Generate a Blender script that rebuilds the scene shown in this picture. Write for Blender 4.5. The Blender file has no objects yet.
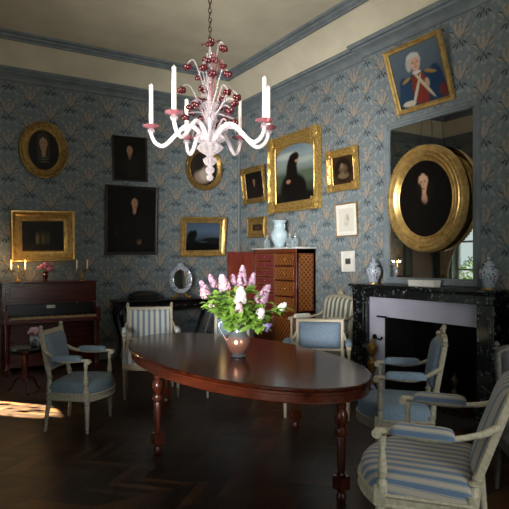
import bpy, bmesh, math, random
import numpy as np
from mathutils import Vector, Matrix
random.seed(7)
PI = math.pi
scn = bpy.context.scene
COL = scn.collection

# ------------------------------------------------------------------ camera maths
CAM = Vector((-4.73, -8.31, 1.45)); YAW = math.radians(31.2); FPX = 560.0; HOR = 262.0; CX = 254.5
SY, CY = math.sin(YAW), math.cos(YAW)
def ray(px, py):
    t = (px-CX)/FPX; k = (HOR-py)/FPX
    return Vector((SY+CY*t, CY-SY*t, k))
def on_right(px, py, off=0.0):
    d = ray(px, py); return CAM + d*((-off-CAM.x)/d.x)
def on_back(px, py, off=0.0):
    d = ray(px, py); return CAM + d*((-off-CAM.y)/d.y)
def on_x(px, py, x):
    d = ray(px, py); return CAM + d*((x-CAM.x)/d.x)
def on_y(px, py, y):
    d = ray(px, py); return CAM + d*((y-CAM.y)/d.y)
def on_z(px, py, z):
    d = ray(px, py); return CAM + d*((z-CAM.z)/d.z)
def at_depth(px, py, dep):
    return CAM + ray(px, py)*dep

# ------------------------------------------------------------------ materials
def lin(c):
    return tuple(((x/12.92) if x <= .04045 else ((x+.055)/1.055)**2.4) for x in c)
def hexc(h):
    h = h.lstrip('#'); return lin(tuple(int(h[i:i+2], 16)/255 for i in (0, 2, 4)))
class N:
    """value node expression"""
    def __init__(s, nt, sock): s.nt = nt; s.k = sock
    def _m(s, op, *o, clamp=False):
        n = s.nt.nodes.new('ShaderNodeMath'); n.operation = op; n.use_clamp = clamp
        for i, a in enumerate((s,)+o):
            if isinstance(a, N): s.nt.links.new(a.k, n.inputs[i])
            else: n.inputs[i].default_value = a
        return N(s.nt, n.outputs[0])
    def __add__(s, o): return s._m('ADD', o)
    def __sub__(s, o): return s._m('SUBTRACT', o)
    def __mul__(s, o): return s._m('MULTIPLY', o)
    def __truediv__(s, o): return s._m('DIVIDE', o)
    def floor(s): return s._m('FLOOR')
    def frac(s): return s._m('FRACT')
    def abs(s): return s._m('ABSOLUTE')
    def mod(s, o): return s._m('FLOORED_MODULO', o)
    def max(s, o): return s._m('MAXIMUM', o)
    def min(s, o): return s._m('MINIMUM', o)
    def clamp(s): return s._m('ADD', 0.0, clamp=True)
def new_mat(name):
    m = bpy.data.materials.new(name); m.use_nodes = True
    nt = m.node_tree; b = nt.nodes['Principled BSDF']
    return m, nt, b
def coords(nt, kind='Object'):
    tc = nt.nodes.new('ShaderNodeTexCoord'); return tc.outputs[kind]
def sep(nt, sock):
    s = nt.nodes.new('ShaderNodeSeparateXYZ'); nt.links.new(sock, s.inputs[0])
    return [N(nt, s.outputs[i]) for i in range(3)]
def comb(nt, x, y, z):
    c = nt.nodes.new('ShaderNodeCombineXYZ')
    for i, a in enumerate((x, y, z)):
        if isinstance(a, N): nt.links.new(a.k, c.inputs[i])
        else: c.inputs[i].default_value = a
    return c.outputs[0]
def noise(nt, vec, scale, detail=3, rough=.55):
    n = nt.nodes.new('ShaderNodeTexNoise'); n.inputs['Scale'].default_value = scale
    n.inputs['Detail'].default_value = detail; n.inputs['Roughness'].default_value = rough
    if vec is not None: nt.links.new(vec, n.inputs['Vector'])
    return N(nt, n.outputs['Fac'])
def ramp(nt, fac, stops, interp='LINEAR'):
    r = nt.nodes.new('ShaderNodeValToRGB'); r.color_ramp.interpolation = interp
    e = r.color_ramp.elements
    while len(e) < len(stops): e.new(.5)
    for i, (p, c) in enumerate(stops):
        e[i].position = p; e[i].color = (*c, 1)
    nt.links.new(fac.k, r.inputs[0]); return r.outputs[0]
def mixc(nt, fac, a, b):
    m = nt.nodes.new('ShaderNodeMix'); m.data_type = 'RGBA'
    for i, x in ((0, fac), (6, a), (7, b)):
        if isinstance(x, N): nt.links.new(x.k, m.inputs[i])
        elif isinstance(x, bpy.types.NodeSocket): nt.links.new(x, m.inputs[i])
        elif isinstance(x, tuple): m.inputs[i].default_value = (*x, 1)
        else: m.inputs[i].default_value = x
    return m.outputs[2]
def bump(nt, b, h, strength=.3, dist=.01):
    n = nt.nodes.new('ShaderNodeBump'); n.inputs['Strength'].default_value = strength
    n.inputs['Distance'].default_value = dist
    nt.links.new(h.k, n.inputs['Height']); nt.links.new(n.outputs[0], b.inputs['Normal'])
def plain(name, c1, c2=None, rough=.5, metal=0., scale=12, spec=.5, bumps=0., coat=0., trans=0.):
    m, nt, b = new_mat(name)
    c1 = hexc(c1); c2 = hexc(c2) if c2 else tuple(x*.75 for x in c1)
    f = noise(nt, coords(nt), scale)
    nt.links.new(ramp(nt, f, [(.35, c2), (.65, c1)]), b.inputs['Base Color'])
    b.inputs['Roughness'].default_value = rough; b.inputs['Metallic'].default_value = metal
    b.inputs['Specular IOR Level'].default_value = spec; b.inputs['Coat Weight'].default_value = coat
    b.inputs['Coat Roughness'].default_value = .08
    b.inputs['Transmission Weight'].default_value = trans
    if bumps: bump(nt, b, noise(nt, coords(nt), scale*4), bumps)
    return m
def wood(name, dark, light, rough=.25, axis=1, scale=3., coat=.0, spec=.5):
    m, nt, b = new_mat(name)
    x = sep(nt, coords(nt))
    st = [18., 18., 18.]; st[axis] = 1.2
    v = comb(nt, x[0]*st[0], x[1]*st[1], x[2]*st[2])
    f = noise(nt, v, scale, 4, .6)
    nt.links.new(ramp(nt, f, [(.3, hexc(dark)), (.72, hexc(light))]), b.inputs['Base Color'])
    b.inputs['Roughness'].default_value = rough; b.inputs['Coat Weight'].default_value = coat
    b.inputs['Coat Roughness'].default_value = .12; b.inputs['Specular IOR Level'].default_value = spec
    return m
def stripes(name, period, stops, rough=.8, axis=0, wrap=0.):
    m, nt, b = new_mat(name)
    X = sep(nt, coords(nt)); x = X[axis]
    if wrap == 'pad': x = x + X[2]
    elif wrap: x = x + (x*20.0).min(1.0).max(-1.0)*((X[2]*-1.0 + .53).max(0.0))*wrap
    f = (x/period + 40.0).frac()
    c = ramp(nt, f, [(p, hexc(h)) for p, h in stops], 'CONSTANT')
    g = noise(nt, coords(nt), 160, 2)
    nt.links.new(mixc(nt, g*.25, c, (.02, .02, .02)), b.inputs['Base Color'])
    b.inputs['Roughness'].default_value = rough; b.inputs['Sheen Weight'].default_value = .15
    bump(nt, b, noise(nt, coords(nt), 300, 1), .15, .002)
    return m
def wallpaper(name, axis, flip=0.):
    m, nt, b = new_mat(name)
    X = sep(nt, coords(nt)); u = X[axis] + 20.0 + flip; v = X[2] + 20.0
    CW, CH = .275, .42
    ci = (u/CW).floor()
    v2 = v + ci.mod(2.0)*(CH/2)
    cu = (((u/CW).frac()) - .5)*CW; cv = (((v2/CH).frac()) - .5)*CH
    au = cu.abs()
    def ell(cx, cy, a, bb, ang, k=2.2, sx=None):
        s, c = math.sin(ang), math.cos(ang); xx = (sx or au)-cx; yy = cv-cy
        p = (xx*c + yy*s)/a; q = (yy*c - xx*s)/bb
        return ((p*p + q*q)*-k + k).clamp()
    # fan of salmon petals
    pet = ell(0, .045, .022, .085, 0)
    for (cx, cy, a, bb, ang) in ((.045, .045, .015, .075, -.45), (.082, .02, .013, .062, -.95), (.055, .105, .018, .03, -.5), (.0, .15, .03, .02, 0), (.1, -.03, .012, .03, -1.2)):
        pet = pet.max(ell(cx, cy, a, bb, ang))
    drk = ell(.03, -.105, .012, .034, .35)
    for (cx, cy, a, bb, ang) in ((.062, -.09, .012, .035, .95), (.05, -.005, .004, .075, -.62), (.095, .05, .006, .03, -1.1), (.0, -.07, .012, .03, 0)):
        drk = drk.max(ell(cx, cy, a, bb, ang))
    pale = ell(.02, -.15, .02, .02, 0).max(ell(.1, -.16, .02, .05, .6)).max(ell(.105, .15, .025, .04, -.5))
    n1 = noise(nt, coords(nt), 45, 3); n2 = noise(nt, coords(nt), 1.3, 2)
    base = ramp(nt, n1, [(.3, hexc('#656f75')), (.7, hexc('#7d878c'))])
    brk = (noise(nt, coords(nt), 60, 2)*2.4 - .55).clamp()
    c = mixc(nt, pale*brk*.55, base, hexc('#a9aca2'))
    c = mixc(nt, pet*brk*.85, c, hexc('#b49a80'))
    c = mixc(nt, drk*.88, c, hexc('#22272c'))
    c = mixc(nt, n2*.25, c, hexc('#59656f'))
    nt.links.new(c, b.inputs['Base Color']); b.inputs['Roughness'].default_value = .62
    b.inputs['Specular IOR Level'].default_value = .3
    return m
def parquet(name):
    m, nt, b = new_mat(name)
    X = sep(nt, coords(nt)); SW, PW = .55, .085
    a = X[0]*.7071 + X[1]*.7071 + 30.0; c = X[1]*.7071 - X[0]*.7071 + 30.0
    a, c = X[1] + 30.0, X[0] + 30.0
    fa = ((a/SW).frac() - .5).abs()*SW
    w = c + fa*1.0
    pid = (w/PW).floor(); side = ((a/SW)*2.0).floor()
    wn = nt.nodes.new('ShaderNodeTexWhiteNoise'); wn.noise_dimensions = '2D'
    nt.links.new(comb(nt, pid, side, 0.), wn.inputs['Vector'])
    r = N(nt, wn.outputs['Value'])
    gap = (((w/PW).frac() - .5).abs()*2.0 - .9)*10.0
    gap2 = ((((a/SW)*2.0).frac() - .5).abs()*2.0 - .97)*30.0
    g = gap.max(gap2).clamp()
    gr = noise(nt, comb(nt, a*30.0, c*4.0, 0.), 2.0, 4)
    col = ramp(nt, r*.55 + gr*.45, [(.2, hexc('#1a0f0a')), (.5, hexc('#2e1c12')), (.85, hexc('#57371f'))])
    col = mixc(nt, g*.85, col, hexc('#080503'))
    nt.links.new(col, b.inputs['Base Color'])
    b.inputs['Roughness'].default_value = .36
    b.inputs['Specular IOR Level'].default_value = .4
    bump(nt, b, (g*-1.0) + gr*.2, .25, .003)
    return m
def gilt(name, c1='#cfae6c', c2='#6b4d20', rough=.32, scale=40, bm=.35):
    m, nt, b = new_mat(name)
    f = noise(nt, coords(nt), scale, 4)
    nt.links.new(ramp(nt, f, [(.25, hexc(c2)), (.6, hexc(c1))]), b.inputs['Base Color'])
    b.inputs['Metallic'].default_value = .6; b.inputs['Roughness'].default_value = rough
    bump(nt, b, noise(nt, coords(nt), 120, 2), bm, .004)
    return m
def marble(name):
    m, nt, b = new_mat(name)
    vo = nt.nodes.new('ShaderNodeTexVoronoi'); vo.inputs['Scale'].default_value = 26
    w = noise(nt, coords(nt), 9, 5, .7)
    nt.links.new(coords(nt), vo.inputs['Vector'])
    d = N(nt, vo.outputs['Distance'])
    k = (noise(nt, coords(nt), 34, 4, .75)*w*4.0)
    nt.links.new(ramp(nt, k, [(.0, hexc('#0b0d10')), (.99, hexc('#14171b'))]), b.inputs['Base Color'])
    f = ((k - 1.12)*5.0).clamp()*((d*-2.0)+1.3).clamp()
    nt.links.new(mixc(nt, f, hexc('#0f1215'), hexc('#8b929a')), b.inputs['Base Color'])
    b.inputs['Roughness'].default_value = .22
    return m
def clear_glass(name, tint, milk=.35, gloss=.3, milkcol='#f4f0f2'):
    m, nt, b = new_mat(name)
    out = nt.nodes['Material Output']
    tr = nt.nodes.new('ShaderNodeBsdfTransparent'); tr.inputs[0].default_value = (*hexc(tint), 1)
    b.inputs['Base Color'].default_value = (*hexc(milkcol), 1); b.inputs['Roughness'].default_value = .08
    b.inputs['Specular IOR Level'].default_value = .9
    fr = nt.nodes.new('ShaderNodeLayerWeight'); fr.inputs[0].default_value = .45
    f = (N(nt, fr.outputs['Facing'])*gloss + milk).clamp()
    mx = nt.nodes.new('ShaderNodeMixShader')
    nt.links.new(f.k, mx.inputs[0]); nt.links.new(tr.outputs[0], mx.inputs[1]); nt.links.new(b.outputs[0], mx.inputs[2])
    nt.links.new(mx.outputs[0], out.inputs[0])
    return m
def emissive(name, col, s):
    m, nt, b = new_mat(name)
    b.inputs['Emission Color'].default_value = (*hexc(col), 1); b.inputs['Emission Strength'].default_value = s
    b.inputs['Base Color'].default_value = (*hexc(col), 1)
    return m
def paint_mat(name, rough=.4):
    m, nt, b = new_mat(name)
    a = nt.nodes.new('ShaderNodeAttribute'); a.attribute_name = 'paint'
    f = noise(nt, coords(nt), 90, 3)
    nt.links.new(mixc(nt, f*.3, a.outputs['Color'], (.01, .008, .006)), b.inputs['Base Color'])
    b.inputs['Roughness'].default_value = rough; b.inputs['Specular IOR Level'].default_value = .15
    return m

MT = {}
MT['paper_b'] = wallpaper('wallpaper_back', 0); MT['paper_r'] = wallpaper('wallpaper_right', 1, .11)
MT['plaster'] = plain('ceiling_plaster', '#d8cfba', '#cbc2ae', .85, scale=2, spec=.2)
MT['bluepaint'] = plain('grey_blue_paint', '#767f84', '#666f74', .55, scale=6)
MT['floor'] = parquet('oak_parquet')
MT['greywood'] = plain('pale_grey_painted_wood', '#b9af9c', '#988e7c', .5, scale=60, bumps=.1)
MT['creamwood'] = plain('worn_cream_painted_wood', '#d8ccb4', '#bbae96', .5, scale=60, bumps=.15)
MT['blue'] = plain('plain_blue_silk', '#8398ae', '#748aa2', .65, scale=60)
MT['bluegrey'] = plain('blue_grey_silk', '#71828f', '#617280', .65, scale=60)
MT['stripe'] = stripes('blue_cream_stripe', .068, [(0, '#6f86a6'), (.40, '#bdb7b2'), (.46, '#7d8fa8'), (.50, '#c9bcae'), (.88, '#8797ab'), (.93, '#b9b3ad')])
MT['stripe_seat'] = stripes('blue_cream_stripe_seat', .062, [(0, '#6f86a6'), (.40, '#bdb7b2'), (.46, '#7d8fa8'), (.50, '#c9bcae'), (.88, '#8797ab'), (.93, '#b9b3ad')], wrap=.9)
MT['stripe_pad'] = stripes('blue_cream_stripe_pad', .05, [(0, '#6f86a6'), (.42, '#bdb7b2'), (.48, '#7d8fa8'), (.52, '#c9bcae'), (.9, '#8797ab')], wrap='pad')
MT['stripe2'] = stripes('narrow_blue_white_stripe', .062, [(0, '#7388a0'), (.34, '#c5c6c2'), (.42, '#8a9cae'), (.46, '#d6d4cb'), (.9, '#9fadb9')])
MT['stripe3'] = stripes('olive_white_stripe', .075, [(0, '#6b6f60'), (.42, '#c9cbbd'), (.55, '#dedccd'), (.9, '#8b8f7e')])
MT['stripe4'] = stripes('dark_grey_stripe', .06, [(0, '#4a4d52'), (.5, '#74777a'), (.6, '#5c5f63')])
MT['mahog'] = wood('mahogany', '#1f0b06', '#55230f', .15, 1, coat=.0, spec=.3)
MT['mahogapron'] = wood('mahogany_apron', '#3a160b', '#6a311d', .25, 1, scale=.6, coat=.2)
MT['mahogleg'] = wood('turned_mahogany', '#34130a', '#6e3320', .25, 2, coat=.3)
MT['piano'] = wood('piano_rosewood', '#36120e', '#642820', .22, 0, coat=.2)
MT['black'] = plain('black_lacquer', '#0c0c0e', '#08080a', .25)
MT['ironblack'] = plain('soot_black', '#0a0908', '#060505', .8, spec=.2)
MT['cabwood'] = wood('cabinet_veneer', '#3a170b', '#7a3a1a', .3, 2, coat=.2)
MT['redleather'] = plain('dark_red_leather', '#6a1f24', '#541518', .45, scale=30)
MT['brassline'] = gilt('brass_inlay', '#c98f45', '#8a5a22', .35)
MT['brass'] = gilt('brass', '#c79a45', '#7a5520', .25)
MT['oldbrass'] = gilt('tarnished_brass', '#8f7038', '#4a3818', .3)
MT['gilt'] = gilt('gilding', '#d6b267', '#7d5a24')
MT['giltsmooth'] = gilt('smooth_gilding', '#c6a566', '#94713a', .3, 18, .06)
MT['giltdark'] = gilt('dull_gilding', '#ab8a4e', '#584120', .4)
MT['darkframe'] = plain('dark_wood_frame', '#1d1611', '#120d0a', .4)
MT['thingold'] = gilt('thin_gold', '#b58f4c', '#7d5d28', .35)
MT['canvas'] = paint_mat('oil_canvas')
MT['white'] = plain('white_card', '#d9d8d2', '#cfcdc6', .7)
MT['lavender'] = plain('lavender_painted_board', '#b6b6c8', '#adadc0', .5, scale=4)
MT['marble'] = marble('black_flecked_marble')
MT['mirror'] = (lambda: (lambda m, nt, b: (b.inputs['Base Color'].__setattr__('default_value', (.76, .77, .73, 1)), b.inputs['Metallic'].__setattr__('default_value', 1.), b.inputs['Roughness'].__setattr__('default_value', .015), m)[-1])(*new_mat('mirror_glass')))()
MT['glass'] = clear_glass('venetian_glass', '#efeaec', .1, .42, '#d8d0d3')
MT['glassarm'] = clear_glass('milky_glass', '#f4f0f2', .50, .35, '#d9d2d5')
MT['pinkglass'] = clear_glass('pink_glass', '#d8a0aa', .12, .42, '#c0868f')
MT['redglass'] = clear_glass('ruby_glass', '#6a1826', .6, .3, '#4a0d16')
MT['window_glass'] = clear_glass('window_glass', '#eef4f2', .02, .15)
MT['tumbler'] = clear_glass('tumbler_glass', '#e8f0f2', .12, .5, '#dfe8ec')
MT['wax'] = plain('white_wax', '#f2eee6', '#e8e2d6', .5)
MT['marbletop'] = plain('white_marble', '#c9c8c4', '#9fa09f', .25, scale=8)
MT['celadon'] = plain('pale_blue_porcelain', '#b9cbd2', '#a5bac3', .2, scale=10)
MT['chain'] = plain('dark_chain', '#4a3f33', '#2e261e', .4, metal=.7)
MT['flame'] = emissive('candle_flame', '#ffb44d', 14)
MT['copper'] = None
def lustre():
    m, nt, b = new_mat('copper_lustre')
    z = sep(nt, coords(nt))[2]; f = noise(nt, coords(nt), 60, 4)
    c = ramp(nt, z*3.6 + (f-.5)*.3, [(.05, hexc('#6a7478')), (.22, hexc('#a8705c')), (.5, hexc('#b98a76')), (.62, hexc('#8d979c')), (.95, hexc('#a9b6bd'))])
    nt.links.new(c, b.inputs['Base Color']); b.inputs['Metallic'].default_value = .65; b.inputs['Roughness'].default_value = .2
    bump(nt, b, noise(nt, coords(nt), 70, 2), .4, .004)
    return m
MT['copper'] = lustre()
def porcelain():
    m, nt, b = new_mat('painted_porcelain')
    f = noise(nt, coords(nt), 34, 2); g = noise(nt, coords(nt), 40, 2)
    c = ramp(nt, f, [(.36, hexc('#2b3f6d')), (.47, hexc('#aab4bf')), (.60, hexc('#a3adb8')), (.64, hexc('#7b3a34'))])
    nt.links.new(c, b.inputs['Base Color']); b.inputs['Roughness'].default_value = .15
    return m
MT['porcelain'] = porcelain()
def leafm(name, a, bcol):
    m, nt, b = new_mat(name)
    f = noise(nt, coords(nt), 30, 2)
    nt.links.new(ramp(nt, f, [(.3, hexc(a)), (.7, hexc(bcol))]), b.inputs['Base Color'])
    b.inputs['Roughness'].default_value = .45
    return m
MT['leaf'] = leafm('lilac_leaf', '#5f8a2c', '#93b552')
MT['leafdark'] = leafm('dark_leaf', '#2c4718', '#486b26')
MT['stem'] = leafm('green_stem', '#4a5a2a', '#6b7a3a')
MT['fl_mauve'] = leafm('mauve_petal', '#946c86', '#c8a8ba')
MT['fl_pink'] = leafm('pink_petal', '#b07f97', '#e6c3d0')
MT['fl_white'] = leafm('white_petal', '#dfd3d8', '#f6f1ee')
MT['fl_violet'] = leafm('violet_petal', '#6a5590', '#a08fc4')
MT['fl_rose'] = leafm('rose_petal', '#a8597c', '#d88fb0')
MT['keys'] = plain('ivory_keys', '#b79a6c', '#9a7c52', .4)
MT['curtain'] = plain('buff_curtain', '#a39a88', '#8d8473', .8, scale=8)
MT['teal'] = plain('dark_teal_paint', '#33403f', '#2a3635', .5)
MT['brownpanel'] = wood('brown_door_panel', '#4a3524', '#6a4e35', .4, 2)
MT['winwood'] = plain('pale_window_paint', '#a9b3ad', '#98a29c', .5)
MT['stone'] = plain('hearth_stone', '#2b2a2a', '#1d1c1c', .6)

# ------------------------------------------------------------------ mesh builder
class MB:
    def __init__(s): s.v = []; s.f = []; s.m = []
    def add(s, vs, fs, mat=0, M=None):
        o = len(s.v)
        for p in vs:
            p = Vector(p); s.v.append((M @ p) if M is not None else p)
        for f in fs: s.f.append([i+o for i in f]); s.m.append(mat)
    def box(s, x0, x1, y0, y1, z0, z1, mat=0, M=None):
        vs = [(x, y, z) for x in (x0, x1) for y in (y0, y1) for z in (z0, z1)]
        s.add(vs, [(0, 1, 3, 2), (4, 6, 7, 5), (0, 4, 5, 1), (2, 3, 7, 6), (0, 2, 6, 4), (1, 5, 7, 3)], mat, M)
    def lathe(s, prof, c=(0, 0, 0), n=20, mat=0, M=None, sx=1., sy=1., wave=None):
        vs = []; fs = []
        for (r, z) in prof:
            for i in range(n):
                a = 2*PI*i/n; k = 1. if wave is None else 1+wave[1]*math.cos(wave[0]*a)
                vs.append((c[0]+r*k*sx*math.cos(a), c[1]+r*k*sy*math.sin(a), c[2]+z))
        for j in range(len(prof)-1):
            for i in range(n):
                fs.append((j*n+i, j*n+(i+1) % n, (j+1)*n+(i+1) % n, (j+1)*n+i))
        fs.append(list(range(n))[::-1]); fs.append([(len(prof)-1)*n+i for i in range(n)])
        s.add(vs, fs, mat, M)
    def tube(s, pts, r, n=8, mat=0, M=None, flat=1.):
        pts = [Vector(p) for p in pts]; L = len(pts)
        if not isinstance(r, (list, tuple)): r = [r]*L
        vs = []; up = Vector((0, 0, 1)); prev = None
        for i, p in enumerate(pts):
            t = (pts[min(i+1, L-1)]-pts[max(i-1, 0)])
            if t.length < 1e-9: t = Vector((0, 0, 1))
            t.normalize()
            if prev is None:
                a = up if abs(t.z) < .95 else Vector((1, 0, 0))
                u = t.cross(a).normalized()
            else:
                u = (prev - t*prev.dot(t))
                u = u.normalized() if u.length > 1e-6 else t.orthogonal().normalized()
            w = t.cross(u); prev = u
            for k in range(n):
                an = 2*PI*k/n; vs.append(p + u*(r[i]*math.cos(an)) + w*(r[i]*flat*math.sin(an)))
        fs = []
        for j in range(L-1):
            for k in range(n): fs.append((j*n+k, j*n+(k+1) % n, (j+1)*n+(k+1) % n, (j+1)*n+k))
        fs.append(list(range(n))[::-1]); fs.append([(L-1)*n+k for k in range(n)])
        s.add(vs, fs, mat, M)
    def ball(s, c, r, n=10, mat=0, M=None):
        if not isinstance(r, (tuple, list)): r = (r, r, r)
        m = max(4, n//2); prof = []
        vs = [(c[0], c[1], c[2]-r[2])]; fs = []
        for j in range(1, m):
            b = -PI/2+PI*j/m
            for i in range(n):
                a = 2*PI*i/n
                vs.append((c[0]+r[0]*math.cos(b)*math.cos(a), c[1]+r[1]*math.cos(b)*math.sin(a), c[2]+r[2]*math.sin(b)))
        vs.append((c[0], c[1], c[2]+r[2])); T = len(vs)-1
        for i in range(n):
            fs.append((0, 1+(i+1) % n, 1+i)); fs.append((T, 1+(m-2)*n+i, 1+(m-2)*n+(i+1) % n))
        for j in range(m-2):
            for i in range(n): fs.append((1+j*n+i, 1+j*n+(i+1) % n, 1+(j+1)*n+(i+1) % n, 1+(j+1)*n+i))
        s.add(vs, fs, mat, M)
    def sweep(s, loop, prof, mp, closed=True, mat=0, mod=None, closeprof=False):
        """loop CCW 2D points, prof [(outward offset, height)], mp(a,b,h)->xyz"""
        n = len(loop); P = [Vector(p) for p in loop]; vs = []
        for i in range(n):
            if closed: a, b, c = P[i-1], P[i], P[(i+1) % n]
            else: a, b, c = P[max(i-1, 0)], P[i], P[min(i+1, n-1)]
            e1 = (b-a); e2 = (c-b)
            if e1.length < 1e-9: e1 = e2
            if e2.length < 1e-9: e2 = e1
            e1 = e1.normalized(); e2 = e2.normalized()
            n1 = Vector((e1.y, -e1.x)); n2 = Vector((e2.y, -e2.x))
            mi = (n1+n2)/max(.2, 1+n1.dot(n2))
            for j, (o, h) in enumerate(prof):
                hh = h if mod is None else mod(i, j, h)
                q = b+mi*o; vs.append(mp(q.x, q.y, hh))
        k = len(prof); fs = []
        kk = k if closeprof else k-1
        for i in range(n if closed else n-1):
            for j in range(kk):
                i2 = (i+1) % n; j2 = (j+1) % k
                fs.append((i*k+j, i2*k+j, i2*k+j2, i*k+j2))
        if not closed:
            fs.append([j for j in range(k)]); fs.append([(n-1)*k+j for j in range(k)][::-1])
        s.add(vs, fs, mat)
    def pad(s, fxy, z0, h, n=12, m=12, mat=0, M=None, p=4, e=.4, under=0.):
        """domed cushion: fxy(u,v)->(x,y); flat underside"""
        us = [-math.cos(PI*i/n) for i in range(n+1)]; ws = [-math.cos(PI*i/m) for i in range(m+1)]
        vs = []; fs = []
        for i in us:
            for j in ws:
                x, y = fxy(i, j); d = max(0., (1-abs(i)**p)*(1-abs(j)**p))**e
                vs.append((x, y, z0+h*d))
        W = m+1
        for i in range(n):
            for j in range(m): fs.append((i*W+j, (i+1)*W+j, (i+1)*W+j+1, i*W+j+1))
        o = len(vs)
        for i in us:
            for j in ws:
                x, y = fxy(i, j); d = max(0., (1-abs(i)**p)*(1-abs(j)**p))**e
                vs.append((x, y, z0-under*d))
        for i in range(n):
            for j in range(m): fs.append((o+i*W+j, o+i*W+j+1, o+(i+1)*W+j+1, o+(i+1)*W+j))
        s.add(vs, fs, mat, M)
    def build(s, name, mats, parent=None, bevel=0., sharp=40, weld=True, label=None):
        me = bpy.data.meshes.new(name)
        me.from_pydata([tuple(v) for v in s.v], [], s.f)
        if not isinstance(mats, (list, tuple)): mats = [mats]
        for m in mats: me.materials.append(m)
        me.polygons.foreach_set('material_index', s.m)
        bm = bmesh.new(); bm.from_mesh(me)
        if weld: bmesh.ops.remove_doubles(bm, verts=bm.verts, dist=1e-5)
        bmesh.ops.recalc_face_normals(bm, faces=bm.faces)
        bm.to_mesh(me); bm.free()
        for p in me.polygons: p.use_smooth = True
        me.set_sharp_from_angle(angle=math.radians(sharp))
        o = bpy.data.objects.new(name, me); COL.objects.link(o)
        if parent is not None: o.parent = parent
        if bevel:
            bv = o.modifiers.new('bevel', 'BEVEL'); bv.width = bevel; bv.segments = 2; bv.limit_method = 'ANGLE'; bv.angle_limit = math.radians(50)
        if label: o['label'] = label
        return o
def tag(o, label, cat, group=None):
    o['label'] = label; o['category'] = cat
    if group: o['group'] = group
    return o
def thing(name, label, cat, loc=(0, 0, 0), rot=(0, 0, 0), group=None):
    o = bpy.data.objects.new(name, None); COL.objects.link(o); o.empty_display_size = .1
    o.location = loc; o.rotation_euler = rot
    return tag(o, label, cat, group)
def struct(o): o['kind'] = 'structure'; return o
def clone(root, loc=None, rotz=None, label=None):
    r = root.copy(); COL.objects.link(r)
    if loc is not None: r.location = loc
    if rotz is not None: r.rotation_euler = (0, 0, rotz)
    if label: r['label'] = label
    for ch in list(root.children):
        c = ch.copy(); COL.objects.link(c); c.parent = r
        for g in ch.children:
            d = g.copy(); COL.objects.link(d); d.parent = c
    return r
def bez(p0, p1, p2, p3, n=12):
    p0, p1, p2, p3 = map(Vector, (p0, p1, p2, p3)); out = []
    for i in range(n+1):
        t = i/n; out.append(p0*(1-t)**3+p1*3*t*(1-t)**2+p2*3*t*t*(1-t)+p3*t**3)
    return out
def smooth(pts, n=6):
    """Catmull-Rom through points"""
    P = [Vector(p) for p in pts]; out = []
    for i in range(len(P)-1):
        a = P[max(i-1, 0)]; b = P[i]; c = P[i+1]; d = P[min(i+2, len(P)-1)]
        for k in range(n):
            t = k/n
            out.append(.5*((2*b)+(c-a)*t+(2*a-5*b+4*c-d)*t*t+(3*b-a-3*c+d)*t**3))
    out.append(P[-1]); return out

# ------------------------------------------------------------------ room shell
L, YF, ZC = 5.2, -9.7, 4.42         # left wall x=-L, front wall y=YF, ceiling height
BY0, BY1, BX = -3.17, -5.32, .06    # chimney breast along y, how far it stands out
b = MB(); b.box(-L-.1, .5, YF-.1, .1, -.1, 0); struct(b.build('floor', MT['floor']))
b = MB(); b.box(-L-.1, .1, 0, .15, 0, ZC); struct(b.build('wall_back', MT['paper_b']))
HY0, HY1, HZ = -3.78, -4.98, .84    # fireplace hole
b = MB()
b.box(0, .12, HY0, .12, 0, ZC); b.box(0, .12, YF, HY1, 0, ZC); b.box(0, .12, HY1, HY0, HZ, ZC)
b.box(-BX, 0, HY0, BY0, 0, ZC-.3); b.box(-BX, 0, BY1, HY1, 0, ZC-.3); b.box(-BX, 0, HY1, HY0, HZ, ZC-.3)
struct(b.build('wall_right', MT['paper_r'], weld=False))
b = MB(); b.box(.0, .5, HY1-.05, HY0+.05, 0.001, .01)
b.box(.48, .52, HY1-.05, HY0+.05, 0, HZ+.1); b.box(.12, .5, HY0, HY0+.05, 0, HZ+.1); b.box(.12, .5, HY1-.05, HY1, 0, HZ+.1); b.box(.0, .5, HY1, HY0, HZ, HZ+.1)
struct(b.build('trim_3', MT['ironblack'], weld=False))
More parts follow.
